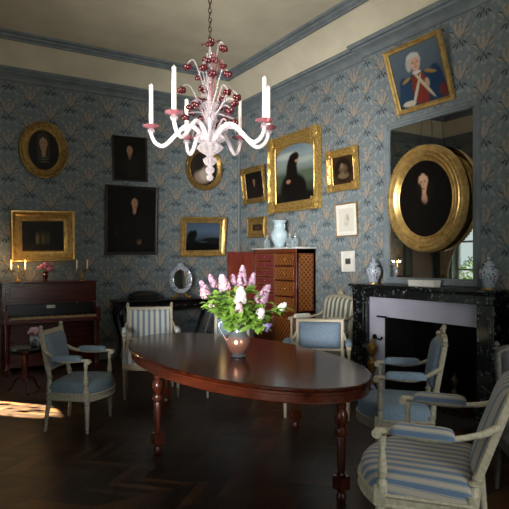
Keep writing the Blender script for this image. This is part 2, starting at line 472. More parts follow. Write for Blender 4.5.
# left wall with windows
W1 = (-1.5, -.32, .12, 3.05); W2 = (-7.15, -5.55, .12, 3.1)
def wall_with_holes(name, mat, fixed, lo, hi, holes, axis):
    b = MB(); cur = lo
    def bx(a0, a1, z0, z1):
        if axis == 'x': b.box(fixed-.2, fixed, a0, a1, z0, z1)
        else: b.box(a0, a1, fixed-.2, fixed, z0, z1)
    for (a0, a1, z0, z1) in sorted(holes):
        bx(cur, a0, 0, ZC); bx(a0, a1, 0, z0); bx(a0, a1, z1, ZC); cur = a1
    bx(cur, hi, 0, ZC)
    return struct(b.build(name, mat, weld=False))
wall_with_holes('wall_left', MT['paper_r'], -L, YF-.1, .1, [W1, W2], 'x')
W3 = (-3.6, -2.0, .12, 3.1)  # unseen window behind the camera, added to go with the fill lamps
wall_with_holes('wall_front', MT['paper_b'], YF, -L, .1, [W3], 'y')
def window(name, w, fixed, axis):
    a0, a1, z0, z1 = w; fr = MB(); gl = MB()
    def bx(m, p0, p1, q0, q1, d0, d1):
        if axis == 'x': m.box(fixed+d0, fixed+d1, p0, p1, q0, q1)
        else: m.box(p0, p1, fixed+d0, fixed+d1, q0, q1)
    t = .06
    for (p0, p1) in ((a0, a0+t), (a1-t, a1), ((a0+a1)/2-.04, (a0+a1)/2+.04)): bx(fr, p0, p1, z0, z1, -.16, -.1)
    n = 5
    for i in range(n+1):
        z = z0+(z1-z0)*i/n; bx(fr, a0, a1, max(z0, z-.02), min(z1, z+.02), -.155, -.105)
    bx(gl, a0, a1, z0, z1, -.132, -.128)
    for (p0, p1, q0, q1) in ((a0-.1, a0, z0, z1+.1), (a1, a1+.1, z0, z1+.1), (a0, a1, z1, z1+.1)): bx(fr, p0, p1, q0, q1, 0, .03)
    o = struct(fr.build(name, MT['winwood'], weld=False)); gl.build('pane', MT['window_glass'], o)
    return o
window('window_1', W1, -L, 'x'); window('window_2', W2, -L, 'x'); window('fill_window', W3, YF, 'y')
# ceiling with cove
INS = .45
b = MB(); b.box(-L-.1, .1, YF-.1, .1, ZC, ZC+.1)
room = [(0, 0), (-L, 0), (-L, YF), (0, YF)]              # CCW
cove = [(-.12, 4.07), (-.2, 4.16), (-.32, 4.26), (-INS-.02, 4.34)]
b.sweep(room, cove, lambda a, c, h: (a, c, h))
struct(b.build('ceiling', MT['plaster'], sharp=30))
loop = [(0, 0), (-L, 0), (-L, YF), (0, YF), (0, BY1), (-BX, BY1), (-BX, BY0), (0, BY0)]
corn = [(0, 3.93), (-.015, 3.93), (-.03, 3.945), (-.035, 3.965), (-.02, 3.97), (-.03, 3.99), (-.055, 4.01), (-.095, 4.025), (-.105, 4.045), (-.135, 4.05), (-.15, 4.075), (-.15, 4.09), (-.11, 4.10), (0, 4.10)]
b = MB(); b.sweep(loop, corn, lambda a, c, h: (a, c, h)); struct(b.build('trim_1', MT['bluepaint'], sharp=25))
inm = [(-INS, 4.335), (-INS-.015, 4.325), (-INS-.04, 4.325), (-INS-.045, 4.345), (-INS-.075, 4.36), (-INS-.08, 4.385), (-INS-.115, 4.395), (-INS-.125, ZC), (-INS, ZC)]
b = MB(); b.sweep(room, inm, lambda a, c, h: (a, c, h)); struct(b.build('trim_2', MT['bluepaint'], sharp=25))
b = MB(); b.box(-.05, -.005, -.05, -.005, .18, 3.93); struct(b.build('trim_4', MT['bluepaint'], bevel=.012))   # corner bead
for nm, args in (('baseboard_back', (-L, -.0, -.025, 0, 0, .18)), ('baseboard_right', (-.025, 0, -3.15, -.03, 0, .18)), ('baseboard_left', (-L, -L+.025, W1[0]-3.5, W1[0], 0, .18))):
    b = MB(); b.box(*args); struct(b.build(nm, MT['bluepaint'], bevel=.006))
# door on the back wall seen in the mirror
b = MB(); b.box(-4.95, -4.15, -.05, 0, .0, 2.5); b.box(-5.05, -4.95, -.08, 0, 0, 2.6); b.box(-4.15, -4.05, -.08, 0, 0, 2.6); b.box(-5.05, -4.05, -.08, 0, 2.5, 2.6)
d = struct(b.build('door_1', MT['teal'], bevel=.006, weld=False))
b = MB()
for z0, z1 in ((.25, .95), (1.1, 2.35)): b.box(-4.85, -4.25, -.062, -.05, z0, z1)
b.build('door_panel', MT['brownpanel'], d, bevel=.008)
b = MB(); b.ball((-4.2, -.09, 1.02), .03); b.build('door_knob', MT['brass'], d)

# ------------------------------------------------------------------ curtains of the left window
def curtain(name, label, y0, y1, z0, z1, tie):
    t = thing(name, label, 'curtain', (-L+.12, (y0+y1)/2, z0))
    b = MB(); n, m = 28, 18; vs = []; fs = []
    for j in range(m+1):
        v = j/m; z = v*(z1-z0); pin = 1-.62*math.exp(-((v-.36)/.2)**2)
        for i in range(n+1):
            u = i/n; y = (u-.5)*(y1-y0)
            anchor = .5*(y1-y0)*tie
            y = anchor+(y-anchor)*pin
            vs.append((.035*math.sin(u*2*PI*6)*(.4+.6*pin), y, z))
    for j in range(m):
        for i in range(n): fs.append((j*(n+1)+i, j*(n+1)+i+1, (j+1)*(n+1)+i+1, (j+1)*(n+1)+i))
    b.add(vs, fs); o = b.build('curtain_cloth', MT['curtain'], t, sharp=80)
    so = o.modifiers.new('s', 'SOLIDIFY'); so.thickness = .006
    b = MB(); b.tube([(-.05, (y1-y0)*.5*tie, .36*(z1-z0)), (.05, (y1-y0)*.5*tie*.6, .35*(z1-z0)), (.05, (y1-y0)*.25*tie, .36*(z1-z0))], .02); b.build('tie_back', MT['brass'], t)
curtain('curtain', 'buff curtain tied back by the far window, seen in the mirror', -.66, -.06, .03, 3.2, 1)
curtain('curtain', 'buff curtain on the near side of the far left window', -2.0, -1.45, .03, 3.2, -1)
b = MB(); b.tube([(-L+.12, -2.4, 3.24), (-L+.12, -.1, 3.24)], .02); b.ball((-L+.12, -2.4, 3.24), .04); b.ball((-L+.12, -.1, 3.24), .04)
for y in (-.2, -2.2): b.tube([(-L, y, 3.24), (-L+.12, y, 3.24)], .012)
tag(b.build('curtain_rod', MT['brass']), 'brass curtain rod above the far left window', 'curtain rod')

# ------------------------------------------------------------------ paintings
def E(cx, cy, rx, ry, col, soft=.25, rot=0.): return ('e', cx, cy, rx, ry, col, soft, rot)
def painter(bg, shapes):
    def f(u, v):
        c = np.array(bg(u, v) if callable(bg) else lin_hex(bg))
        for (_, cx, cy, rx, ry, col, soft, rot) in shapes:
            x, y = u-cx, v-cy; s, k = math.sin(rot), math.cos(rot)
            d = math.hypot((x*k+y*s)/rx, (y*k-x*s)/ry)
            a = min(1., max(0., (1-d)/soft+.5)); a = a*a*(3-2*a)
            c = c*(1-a)+np.array(lin_hex(col))*a
        return c
    return f
_lh = {}
def lin_hex(h):
    if h not in _lh: _lh[h] = hexc(h)
    return _lh[h]
def grad(stops):
    def f(u, v):
        for i in range(len(stops)-1):
            if v <= stops[i+1][0]:
                t = (v-stops[i][0])/(stops[i+1][0]-stops[i][0]); t = max(0, min(1, t))
                return tuple(a*(1-t)+c*t for a, c in zip(lin_hex(stops[i][1]), lin_hex(stops[i+1][1])))
        return lin_hex(stops[-1][1])
    return f
def canvas(parent, x0, x1, z0, z1, y, f, oval=False, name='canvas', nx=56, nz=70):
    vs = []; fs = []; cols = []
    if oval:
        R, A = 26, 72; cx, cz = (x0+x1)/2, (z0+z1)/2; rx, rz = (x1-x0)/2, (z1-z0)/2
        vs.append((cx, y, cz)); cols.append(f(.5, .5))
        for r in range(1, R+1):
            for a in range(A):
                u = r/R*math.cos(2*PI*a/A); v = r/R*math.sin(2*PI*a/A)
                vs.append((cx+u*rx, y, cz+v*rz)); cols.append(f(.5+u/2, .5+v/2))
        for a in range(A): fs.append((0, 1+a, 1+(a+1) % A))
        for r in range(R-1):
            for a in range(A): fs.append((1+r*A+a, 1+(r+1)*A+a, 1+(r+1)*A+(a+1) % A, 1+r*A+(a+1) % A))
    else:
        for i in range(nx+1):
            for j in range(nz+1):
                u, v = i/nx, j/nz; vs.append((x0+(x1-x0)*u, y, z0+(z1-z0)*v)); cols.append(f(u, v))
        for i in range(nx):
            for j in range(nz): fs.append((i*(nz+1)+j, (i+1)*(nz+1)+j, (i+1)*(nz+1)+j+1, i*(nz+1)+j+1))
    me = bpy.data.meshes.new(name); me.from_pydata(vs, [], fs)
    at = me.color_attributes.new('paint', 'FLOAT_COLOR', 'POINT')
    at.data.foreach_set('color', np.array([(*c, 1.) for c in cols], dtype=np.float32).ravel())
    me.materials.append(MT['canvas'])
    o = bpy.data.objects.new(name, me); COL.objects.link(o); o.parent = parent
    return o
def fit(wall, TL, TR, BR, BL, off=.02, maxtilt=.34):
    onw = on_back if wall == 'back' else on_right
    bl, br = onw(*BL, off), onw(*BR, off)
    if wall == 'back': w = br.x-bl.x; cen = (bl+br)/2
    else: w = bl.y-br.y; cen = (bl+br)/2
    hs = []; ts = []
    for B, T in ((bl, TL), (br, TR)):
        q = on_x(*T, B.x) if wall == 'back' else on_y(*T, B.y)
        d = (-q.y if wall == 'back' else -q.x)-off
        tl = math.atan2(d, q.z-B.z)
        tl = max(.015, min(maxtilt, tl)); ts.append(tl)
    tl = sum(ts)/2
    for B, T in ((bl, TL), (br, TR)):
        # height along the tilted plane
        d = ray(*T)
        s, c = math.sin(tl), math.cos(tl)
        nrm = Vector((0, -c, -s)) if wall == 'back' else Vector((-c, 0, -s))
        # plane through bottom edge containing wall direction and tilted up vector
        up = Vector((0, -s, c)) if wall == 'back' else Vector((-s, 0, c))
        t = (B-CAM).dot(nrm)/d.dot(nrm); q = CAM+d*t
        hs.append((q-B).dot(up))
    h = sum(hs)/2
    roll = math.atan2(br.z-bl.z, w)
    rot = (tl, -max(-.03, min(.03, roll)), 0 if wall == 'back' else -PI/2)
    base = cen.copy()
    if wall == 'back': base.y = -.004
    else: base.x = -.004
    return base, rot, w, h
def mp_pic(a, c, h): return (a, -h, c)
PROF_WIDE = lambda w, t: [(0, t*.25), (w*.08, t*.4), (w*.14, t*.3), (w*.3, t*.38), (w*.5, t*.62), (w*.62, t*.75), (w*.66, t*.62), (w*.72, t*.66), (w*.86, t), (w*.95, t), (w, t*.8), (w, 0)]
PROF_FLAT = lambda w, t: [(0, t*.4), (w*.15, t*.7), (w*.4, t*.8), (w*.7, t), (w*.95, t*.95), (w, t*.7), (w, 0)]
def rect_loop(x0, x1, z0, z1, n=1):
    P = [(x0, z0), (x1, z0), (x1, z1), (x0, z1)]; out = []
    for i in range(4):
        a, c = P[i], P[(i+1) % 4]
        for k in range(n): out.append((a[0]+(c[0]-a[0])*k/n, a[1]+(c[1]-a[1])*k/n))
    return out
def ell_loop(cx, cz, rx, rz, n=72): return [(cx+rx*math.cos(2*PI*i/n), cz+rz*math.sin(2*PI*i/n)) for i in range(n)]
PANEL = []
def picture(name, label, cat, wall, quad, fw, f, mat, t=.05, prof=PROF_WIDE, oval=False, ornate=0, group=None, off=.02, backing=True, mat_white=None, arch=False, cname='canvas', bx=0., maxtilt=.34, inner=None):
    base, rot, w, h = fit(wall, *quad, off=off+bx, maxtilt=maxtilt)
    if bx: base.x -= bx
    print('%-28s w %.2f h %.2f tilt %.2f  at %.2f %.2f %.2f' % (label[:28], w, h, rot[0], *base))
    o = thing(name, label, cat, base, rot, group)
    b = MB(); x0, x1, z0, z1 = -w/2+fw, w/2-fw, fw, h-fw
    P = prof(fw, t); rng = random.Random(len(label))
    def mod(i, j, hh):
        if not ornate or j < 2 or j > len(P)-3: return hh
        return hh+ornate*(.5*math.sin(i*2.1+j)+.5*rng.uniform(-1, 1))
    if oval:
        cx, cz = 0, h/2; fz = fw*1.0
        b.sweep(ell_loop(cx, cz, w/2-fw, h/2-fw, 84), P, mp_pic, mod=mod)
    else:
        b.sweep(rect_loop(x0, x1, z0, z1, 14 if ornate else 1), P, mp_pic, mod=mod)
        if ornate:
            for sx in (-1, 1):
                for (zz) in (fw*.55, h-fw*.55):
                    cxx = sx*(w/2-fw*.55)
                    b.ball((cxx, -t*.85, zz), (fw*.62, t*.4, fw*.62), 10)
                    for k in range(6):
                        a = 2*PI*k/6; b.ball((cxx+fw*.5*math.cos(a), -t*.9, zz+fw*.5*math.sin(a)), (fw*.22, t*.3, fw*.22), 8)
    if arch:
        n = 24; rw = (x1-x0)/2; zt = z1-.35*rw*2*.5; vs = []; fs = []
        for i in range(n+1):
            a = PI*i/n; xx = rw*math.cos(a); zz = zt+(z1-zt)*math.sin(a)
            vs.append((xx, -.014, zz)); vs.append((xx, -.014, z1+.002))
        for i in range(n): fs.append((2*i, 2*i+2, 2*i+3, 2*i+1))
        b.add(vs, fs)
    b.build('frame', mat, o, sharp=35)
    yb = -.010
    if mat_white is not None:
        mw, mh = mat_white
        m = MB(); m.sweep(rect_loop(x0+mw, x1-mw, z0+mh, z1-mh), [(0, .012), (mw*.96, .012)] if abs(mw-mh) < 1e-6 else [(0, .012), (min(mw, mh), .012)], mp_pic)
        m.box(x0, x1, -.009, -.004, z0, z1)
        m.build('mount', MT['white'], o)
        canvas(o, x0+mw, x1-mw, z0+mh, z1-mh, -.0115, f, False, cname)
    else:
        g = .01
        canvas(o, x0-(0 if oval else 0), x1, z0, z1, yb, f, oval, cname)
    m = MB()
    if oval: m.sweep(ell_loop(0, h/2, w/2-fw*.4, h/2-fw*.4, 60), [(0, .0), (0, .006), (-min(w, h)*.3, .006)], mp_pic)
    else: m.box(-w/2+.01, w/2-.01, -.006, 0, .01, h-.01)
    m.build('backboard', MT['darkframe'], o)
    return o, w, h
def bbox(l, r, t, bt): return ((l, t), (r, t), (r, bt), (l, bt))
def portrait(bg, face, hair, dress, fx=.5, fy=.72, s=.11, collar=None, extra=()):
    sh = [E(fx, fy-.62*1.1, .42, .55, dress, .5), E(fx+.02, fy-s*2.9, s*2.5, s*1.5, dress, .5),
          E(fx, fy+s*.25, s*1.35, s*1.6, hair, .3), E(fx-s*.85, fy-s*1.0, s*.55, s*1.4, hair, .5), E(fx+s*.85, fy-s*1.0, s*.55, s*1.4, hair, .5),
          E(fx, fy-s*1.35, s*.42, s*.8, face, .4), E(fx, fy, s*.82, s*1.2, face, .25)]
    if collar: sh.append(E(fx, fy-s*2.15, s*.7, s*.5, collar, .5))
    sh += [E(fx, fy+s*1.5, s*.9, s*.42, hair, .4), E(fx-s*.75, fy+s*1.2, s*.62, s*.4, hair, .4), E(fx+s*.7, fy+s*1.15, s*.55, s*.4, hair, .4), E(fx-s*.95, fy-s*.75, s*.35, s*.6, hair, .4), E(fx+s*.95, fy-s*.75, s*.35, s*.6, hair, .4),
           E(fx-s*.32, fy+s*.15, s*.16, s*.09, '#3a2418', .6), E(fx+s*.32, fy+s*.15, s*.16, s*.09, '#3a2418', .6),
           E(fx+s*.08, fy-s*.2, s*.09, s*.28, '#a87a5c', .9), E(fx, fy-s*.66, s*.24, s*.08, '#8a4038', .6)]
    return painter(bg, sh+list(extra))
F = {}
F[1] = portrait('#1c1613', '#b08a70', '#3a322c', '#14120f', .5, .66, .16, extra=[E(.5, .2+.06*k, .17, .012, '#6f6a5c', .6) for k in range(3)])
F[2] = portrait('#110e0c', '#a98066', '#0c0908', '#0e0b0a', .5, .70, .115, extra=[E(.55, .3, .28, .25, '#1d1612', .9)])
F[3] = portrait('#0e0c0b', '#b58c72', '#0a0808', '#15110f', .56, .77, .08, extra=[E(.66, .16, .05, .045, '#8a6a54', .6), E(.2, .3, .05, .03, '#6a5040', .7), E(.4, .25, .3, .2, '#161210', .8)])
F[4] = painter(grad([(0, '#0c0a08'), (.5, '#15120d'), (1, '#12100c')]), [E(.5, .42, .16, .26, '#2e2a1c', .9), E(.36, .4, .04, .2, '#5a553a', .8), E(.5, .38, .03, .16, '#57502f', .8), E(.62, .4, .035, .2, '#3f3a26', .8), E(.5, .12, .5, .1, '#1a150e', .8), E(.2, .5, .1, .3, '#0a0807', .6)])
F[5] = painter(grad([(0, '#241a18'), (1, '#3a332e')]), [E(.45, .25, .3, .2, '#a08878', .6), E(.55, .35, .22, .2, '#c4b5aa', .6, .4), E(.62, .55, .1, .16, '#8d7466', .6), E(.6, .72, .09, .09, '#b39482', .5), E(.35, .7, .18, .25, '#2a2523', .7)])
F[6] = painter(grad([(0, '#0b0d0e'), (.3, '#14181a'), (.42, '#3c4650'), (.7, '#54677f'), (1, '#46586e')]), [E(.15, .45, .12, .28, '#0d1010', .5), E(.8, .34, .35, .12, '#15191a', .5), E(.4, .1, .6, .16, '#0a0c0c', .6), E(.25, .6, .07, .15, '#0d1010', .6), E(.5, .3, .12, .02, '#3f4b55', .8)])
F[7] = portrait('#0f0c0a', '#7a5a48', '#0b0807', '#1c1210', .5, .64, .10)
F[8] = painter('#2c2018', [E(.5, .5, .35, .3, '#3f3024', .8), E(.5, .35, .3, .08, '#57432f', .7)])
F[9] = painter(grad([(0, '#1d2019'), (.25, '#3c4438'), (.5, '#64706a'), (.62, '#8b9893'), (.8, '#93a3a8'), (1, '#6f8290')]),
    [E(.3, .82, .3, .06, '#b9c0bb', .8), E(.75, .7, .3, .05, '#a9b3b0', .8), E(.8, .42, .35, .1, '#55634f', .7), E(.15, .4, .3, .1, '#4c5947', .7), E(.5, .06, .6, .13, '#15130e', .6),
     E(.42, .25, .3, .26, '#0d0b0b', .35), E(.42, .5, .15, .28, '#0e0b0c', .3), E(.46, .72, .12, .13, '#16100d', .3), E(.40, .62, .1, .16, '#120d0b', .4), E(.55, .75, .055, .075, '#b58a6d', .4), E(.52, .79, .09, .07, '#17100d', .4), E(.33, .36, .06, .035, '#a87a60', .5), E(.6, .22, .2, .22, '#100d0c', .4)])
F[10] = painter('#3a2a1c', [E(.5, .5, .42, .44, '#1d1510', .2), E(.5, .55, .2, .16, '#5d4c38', .7), E(.5, .3, .26, .12, '#6d5c44', .7), E(.45, .65, .08, .1, '#786650', .7), E(.62, .42, .08, .1, '#4d3d2c', .7)])
F[11] = painter('#d8d3c8', [E(.55, .5, .16, .28, '#cdc6ba', .8), E(.6, .6, .07, .14, '#b5aca0', .7), E(.66, .56, .02, .12, '#8b8278', .8), E(.5, .32, .14, .08, '#c3bbb0', .8)])
F[12] = painter('#5d5b58', [E(.5, .5, .3, .35, '#2b2a29', .7), E(.5, .62, .14, .14, '#6e6a64', .6)])
F[13] = painter(grad([(0, '#3e4a58'), (1, '#57646f')]),
    [E(.52, .06, .52, .50, '#21374f', .12), E(.80, .30, .15, .30, '#1f3450', .2, -.15), E(.22, .26, .14, .28, '#253c55', .2, .2), E(.49, .26, .16, .34, '#73302a', .15), E(.39, .22, .028, .34, '#b3a893', .3, -.5), E(.57, .32, .028, .32, '#b3a893', .3, .55),
     E(.24, .47, .10, .03, '#8f7040', .35, .35), E(.74, .50, .12, .03, '#8f7040', .35, -.35), E(.46, .77, .145, .135, '#aeaca8', .2), E(.34, .70, .05, .10, '#a3a19d', .4), E(.48, .6, .055, .09, '#a98471', .3), E(.485, .71, .098, .125, '#bd9884', .2), E(.48, .555, .085, .028, '#bdb9b2', .4),
     E(.47, .85, .12, .04, '#b4b2ad', .3), E(.445, .73, .022, .012, '#33261f', .6), E(.53, .73, .022, .012, '#33261f', .6), E(.49, .69, .012, .03, '#9c7862', .9), E(.487, .645, .03, .009, '#8e5248', .6), E(.2, .06, .14, .05, '#b3ac9e', .3), E(.64, .33, .045, .08, '#a28f76', .5), E(.92, .12, .08, .12, '#5f2a26', .5)])
F[14] = portrait('#0d0b0a', '#c49c80', '#0b0807', '#0a0808', .48, .71, .115, collar=None, extra=[E(.50, .50, .05, .07, '#b58d74', .6, .2), E(.40, .6, .06, .12, '#17110e', .6), E(.60, .6, .06, .12, '#17110e', .6), E(.3, .3, .1, .14, '#15110f', .8), E(.47, .22, .3, .24, '#0d0a0a', .8)])

picture('portrait_painting', 'oval portrait of a man in carved gilt frame, left end of back wall', 'painting', 'back', bbox(19.4, 68.5, 121.7, 178.5), .125, F[1], MT['giltdark'], .06, oval=True, ornate=.008)
picture('portrait_painting', 'small dark portrait in thin gold frame above the larger dark portrait', 'painting', 'back', ((111.9, 135.1), (147.6, 138.0), (147.6, 181.2), (112.9, 181.2)), .028, F[2], MT['darkframe'], .035, PROF_FLAT)
picture('portrait_painting', 'large dark three-quarter portrait in black frame beside the piano', 'painting', 'back', ((106.2, 184.2), (157.6, 187.5), (157, 254.6), (104.8, 254.6)), .045, F[3], MT['darkframe'], .045, PROF_FLAT)
picture('landscape_painting', 'dark forest landscape in wide gold frame above the piano', 'painting', 'back', ((10, 209.6), (76.2, 211.2), (74.8, 260.3), (11, 262)), .15, F[4], MT['giltsmooth'], .08)
picture('portrait_painting', 'oval painting of a reclining figure behind the chandelier', 'painting', 'back', bbox(186, 221.8, 146.8, 190.5), .085, F[5], MT['giltdark'], .06, oval=True, ornate=.008)
picture('landscape_painting', 'evening landscape with trees in gold frame, leaning forward near the corner', 'painting', 'back', ((182.5, 216.3), (226.4, 217.3), (224.2, 255.2), (180, 257)), .10, F[6], MT['giltsmooth'], .06)
picture('portrait_painting', 'small dark portrait in carved gold frame beside the room corner', 'painting', 'right', ((241.6, 169.2), (263, 164.8), (267.2, 201), (245.2, 204.6)), .085, F[7], MT['giltdark'], .05, ornate=.006)
picture('small_painting', 'smallest gold-framed picture, left of the pale vase', 'painting', 'right', ((248.5, 217.8), (266.3, 216.1), (266.3, 237.3), (248.5, 237.9)), .12, F[8], MT['giltdark'], .05)
picture('portrait_painting', 'large portrait of a figure in black before hills, arched gold frame', 'painting', 'right', ((270.7, 140.6), (320, 125.9), (321.3, 208), (271.5, 214.3)), .15, F[9], MT['gilt'], .09, ornate=.010, arch=True)
picture('still_life_painting', 'small dark still life in carved gold frame on the brightest wall patch', 'painting', 'right', ((326.7, 151.5), (357, 146.5), (359.1, 188.4), (329.6, 192.8)), .09, F[10], MT['gilt'], .06, ornate=.008)
picture('framed_drawing', 'pale drawing on white mount in thin gold frame', 'drawing', 'right', ((334.3, 204), (356.7, 201.9), (357.6, 235.8), (335.8, 237.3)), .018, F[11], MT['thingold'], .02, PROF_FLAT, mat_white=(.05, .05), cname='drawing')
picture('framed_photograph', 'small dark photograph in white frame above the mantel end', 'photograph', 'right', ((341.7, 251), (354.4, 251), (354.4, 271.3), (341.7, 272)), .02, F[12], MT['white'], .02, PROF_FLAT, mat_white=(.05, .075), cname='print')
picture('portrait_painting', 'officer portrait in blue coat and red waistcoat, leaning above the mirror', 'painting', 'right', ((382, 54.2), (438.6, 26.8), (455.4, 98.4), (398.8, 115.5)), .055, F[13], MT['giltsmooth'], .045, PROF_FLAT, bx=BX)

# ------------------------------------------------------------------ mantel mirror and the oval portrait hanging before it
MY0, MY1, MZ0, MZ1 = -3.55, -4.82, 1.206, 3.035
t = thing('mantel_mirror', 'tall grey-painted wall mirror standing on the black mantelpiece', 'mirror', (-BX-.002, (MY0+MY1)/2, MZ0), (0, 0, -PI/2))
mw, mh = MY0-MY1, MZ1-MZ0
b = MB(); b.sweep(rect_loop(-mw/2+.075, mw/2-.075, .075, mh-.075), [(0, .018), (.006, .03), (.02, .028), (.028, .04), (.05, .042), (.055, .05), (.07, .05), (.075, .04), (.075, 0)], mp_pic)
for sx in (-1, 1):
    b.box(sx*(mw/2-.0375)-.036, sx*(mw/2-.0375)+.036, -.056, -.01, mh-.075, mh-.003)
b.build('frame', MT['bluepaint'], t, sharp=30)
b = MB(); b.box(-mw/2+.07, mw/2-.07, -.016, -.002, .07, mh-.07); b.build('mirror_glass', MT['mirror'], t)
t = thing('portrait_painting', 'great gold oval portrait of a dark-haired woman hanging before the mirror', 'painting', (-BX-.055, -4.235, 1.575), (.045, 0, -PI/2))
ow, oh = 1.04, 1.075; iw, ih = .70, .79
b = MB()
lp = []
A = 96
prof = [(0, .05), (.012, .06), (.02, .05), (.035, .065), (.06, .082), (.07, .073), (.085, .08), (.105, .088), (.115, .082), (.125, .088), (.14, .09), (.15, .086), (.16, .07), (.165, .0)]
b.sweep(ell_loop(0, oh/2, iw/2, ih/2, A), prof, mp_pic)
for i in range(90):
    a = 2*PI*i/90; b.ball(((iw/2+.147)*math.cos(a), -.09, oh/2+(ih/2+.147)*math.sin(a)), .009, 6)
b.build('frame', MT['giltsmooth'], t, sharp=28)
canvas(t, -iw/2, iw/2, oh/2-ih/2, oh/2+ih/2, -.048, F[14], True)
b = MB(); b.sweep(ell_loop(0, oh/2, iw/2+.08, ih/2+.08, 60), [(0, 0), (0, .01), (-.4, .01)], mp_pic); b.build('backboard', MT['darkframe'], t)
b = MB(); b.box(-.06, .06, -.094, -.086, .028, .044); b.build('name_plate', MT['brass'], t)
b = MB()
for sx in (-.1, .1): b.tube([(sx, -.02, oh-.12), (sx*.6, .02, oh+.29)], .0025, 5)
b.build('hanging_wire', MT['chain'], t)

# ------------------------------------------------------------------ fireplace
FX = -.36; SZ = 1.20
t = thing('fireplace', 'black flecked marble fireplace with pale lavender inner surround', 'fireplace', (0, (-3.30-5.17)/2, 0))
cy = (-3.30-5.17)/2
def ly(y): return y-cy
b = MB()
sh = [(0, 0)]
b.box(FX-.03, -BX-.001, ly(-5.21), ly(-3.26), SZ-.035, SZ); b.box(FX-.012, -BX-.001, ly(-5.19), ly(-3.28), SZ-.055, SZ-.035)
b.build('mantel_shelf', MT['marble'], t, bevel=.008)
b = MB(); b.box(FX, -BX-.001, ly(-5.17), ly(-3.30), 1.06, SZ-.055); b.build('lintel', MT['marble'], t, bevel=.004)
for (y0, y1) in ((-3.53, -3.30), (-5.17, -4.99)):
    b = MB(); b.box(FX+.005, -BX-.001, ly(y0), ly(y1), .14, 1.06); b.box(FX-.02, -BX-.001, ly(y0-.02), ly(y1+.02), 0, .14)
    b.box(FX-.004, FX+.01, ly(y0+.04), ly(y1-.04), .2, .98)
    b.build('jamb', MT['marble'], t, bevel=.005)
b = MB(); b.box(-.30, -BX-.001, ly(-4.99), ly(-3.53), .845, 1.06); b.box(-.30, -BX-.001, ly(-3.77), ly(-3.53), 0.01, .845)
b.build('inner_surround', MT['lavender'], t, weld=False, label='pale lavender painted inner surround')
for (y0, y1) in ((-4.985, -4.96), (-3.80, -3.77)):
    b = MB(); b.box(-.299, .125, ly(y0), ly(y1), .013, .84); b.build('iron_liner', MT['ironblack'], t)
b = MB(); b.box(-.32, -.29, ly(-3.80), ly(-3.66), .835, .853); b.build('iron_ledge', MT['ironblack'], t)
b = MB(); pp = on_x(375, 336.5, -.31); y0 = ly(pp.y); z0 = pp.z
b.ball((-.315, y0, z0), (.015, .035, .03)); b.tube(smooth([(-.32, y0, z0), (-.335, y0-.05, z0-.015), (-.335, y0-.11, z0-.02), (-.335, y0-.13, z0-.005)]), .009); b.ball((-.335, y0-.13, z0), .014)
b.build('damper_handle', MT['ironblack'], t)
b = MB(); b.box(-.85, FX-.02, ly(-5.1), ly(-3.4), 0.0005, .012); b.build('hearth_slab', MT['stone'], t)
def andiron(label, x, y, h):
    t = thing('andiron', label, 'andiron', (x, y, .013), (0, 0, 0), 'andirons on the hearth')
    b = MB(); s = h/.6
    b.lathe([(.05, .1), (.05, .12), (.02, .14), (.018, .2), (.045, .26), (.055, .32), (.03, .36), (.018, .38), (.04, .42), (.062, .47), (.06, .51), (.03, .54), (.014, .56), (.02, .58), (.004, .6)], (0, 0, 0), 18, M=Matrix.Diagonal((s, s, s, 1)))
    b.build('finial', MT['oldbrass'] if h > .5 else MT['chain'], t)
    b = MB(); b.tube(smooth([(-.02, -.1, 0), (-.01, -.08, .06), (0, 0, .11*s), (-.01, .08, .06), (-.02, .1, 0)]), .012)
    b.tube([(0, 0, .09*s), (.3, 0, .09*s), (.32, 0, .0)], .012); b.build('stand', MT['ironblack'], t)
pa = on_x(371, 350, -.42)
andiron('tall brass andiron with urn finial at the left side of the hearth', -.40, pa.y, .60)
andiron('shorter dark andiron at the right side of the hearth, behind the blue armchair', -.42, -4.80, .40)
# jars and white box on the mantel shelf
def ginger_jar(label, px):
    p = on_x(px, 270, -.21)
    t = thing('porcelain_jar', label, 'jar', (p.x, p.y, SZ), (0, 0, 0), 'porcelain jars on the mantel')
    b = MB(); b.lathe([(.045, .012), (.05, .02), (.058, .05), (.082, .10), (.09, .145), (.08, .18), (.055, .2), (.05, .21)], n=24); b.build('jar_body', MT['porcelain'], t)
    b = MB(); b.lathe([(.055, .21), (.06, .215), (.055, .235), (.03, .255), (.014, .262), (.016, .272), (.02, .282), (.01, .297), (.002, .30)], n=20); b.build('lid', MT['porcelain'], t)
    b = MB(); b.lathe([(.062, 0), (.062, .008), (.05, .013)], n=20); b.build('foot_ring', MT['brass'], t)
ginger_jar('lidded porcelain jar on the mantel, left of the mirror', 373.5)
ginger_jar('lidded porcelain jar on the mantel, right of the mirror', 488.5)
p = on_x(424, 283, -.25)
t = thing('white_box', 'flat white box lying on the mantel before the mirror', 'box', (p.x, p.y, SZ))
b = MB(); b.box(-.05, .05, -.17, .17, 0, .042); b.build('box_base', MT['white'], t, bevel=.003)
b = MB(); b.box(-.054, .054, -.174, .174, .042, .064); b.build('lid', MT['white'], t, bevel=.003)
# dark cupboard past the mantel
t = thing('low_cupboard', 'dark low cupboard against the wall right of the fireplace', 'cupboard', (-.24, -5.95, 0))
b = MB(); b.box(-.18, .19, -.58, .58, .06, 1.16); b.box(-.2, .19, -.6, .6, 1.16, 1.2); b.box(-.17, .19, -.57, .57, 0, .06); b.build('body', MT['black'], t, bevel=.004, weld=False)
for s in (-1, 1):
    b = MB(); b.box(-.2, -.18, s*.29-.27, s*.29+.27, .1, 1.12); dd = b.build('door', MT['black'], t, bevel=.004)
    b = MB(); b.ball((-.215, s*.06, .65), .018); b.build('knob', MT['brass'], dd)

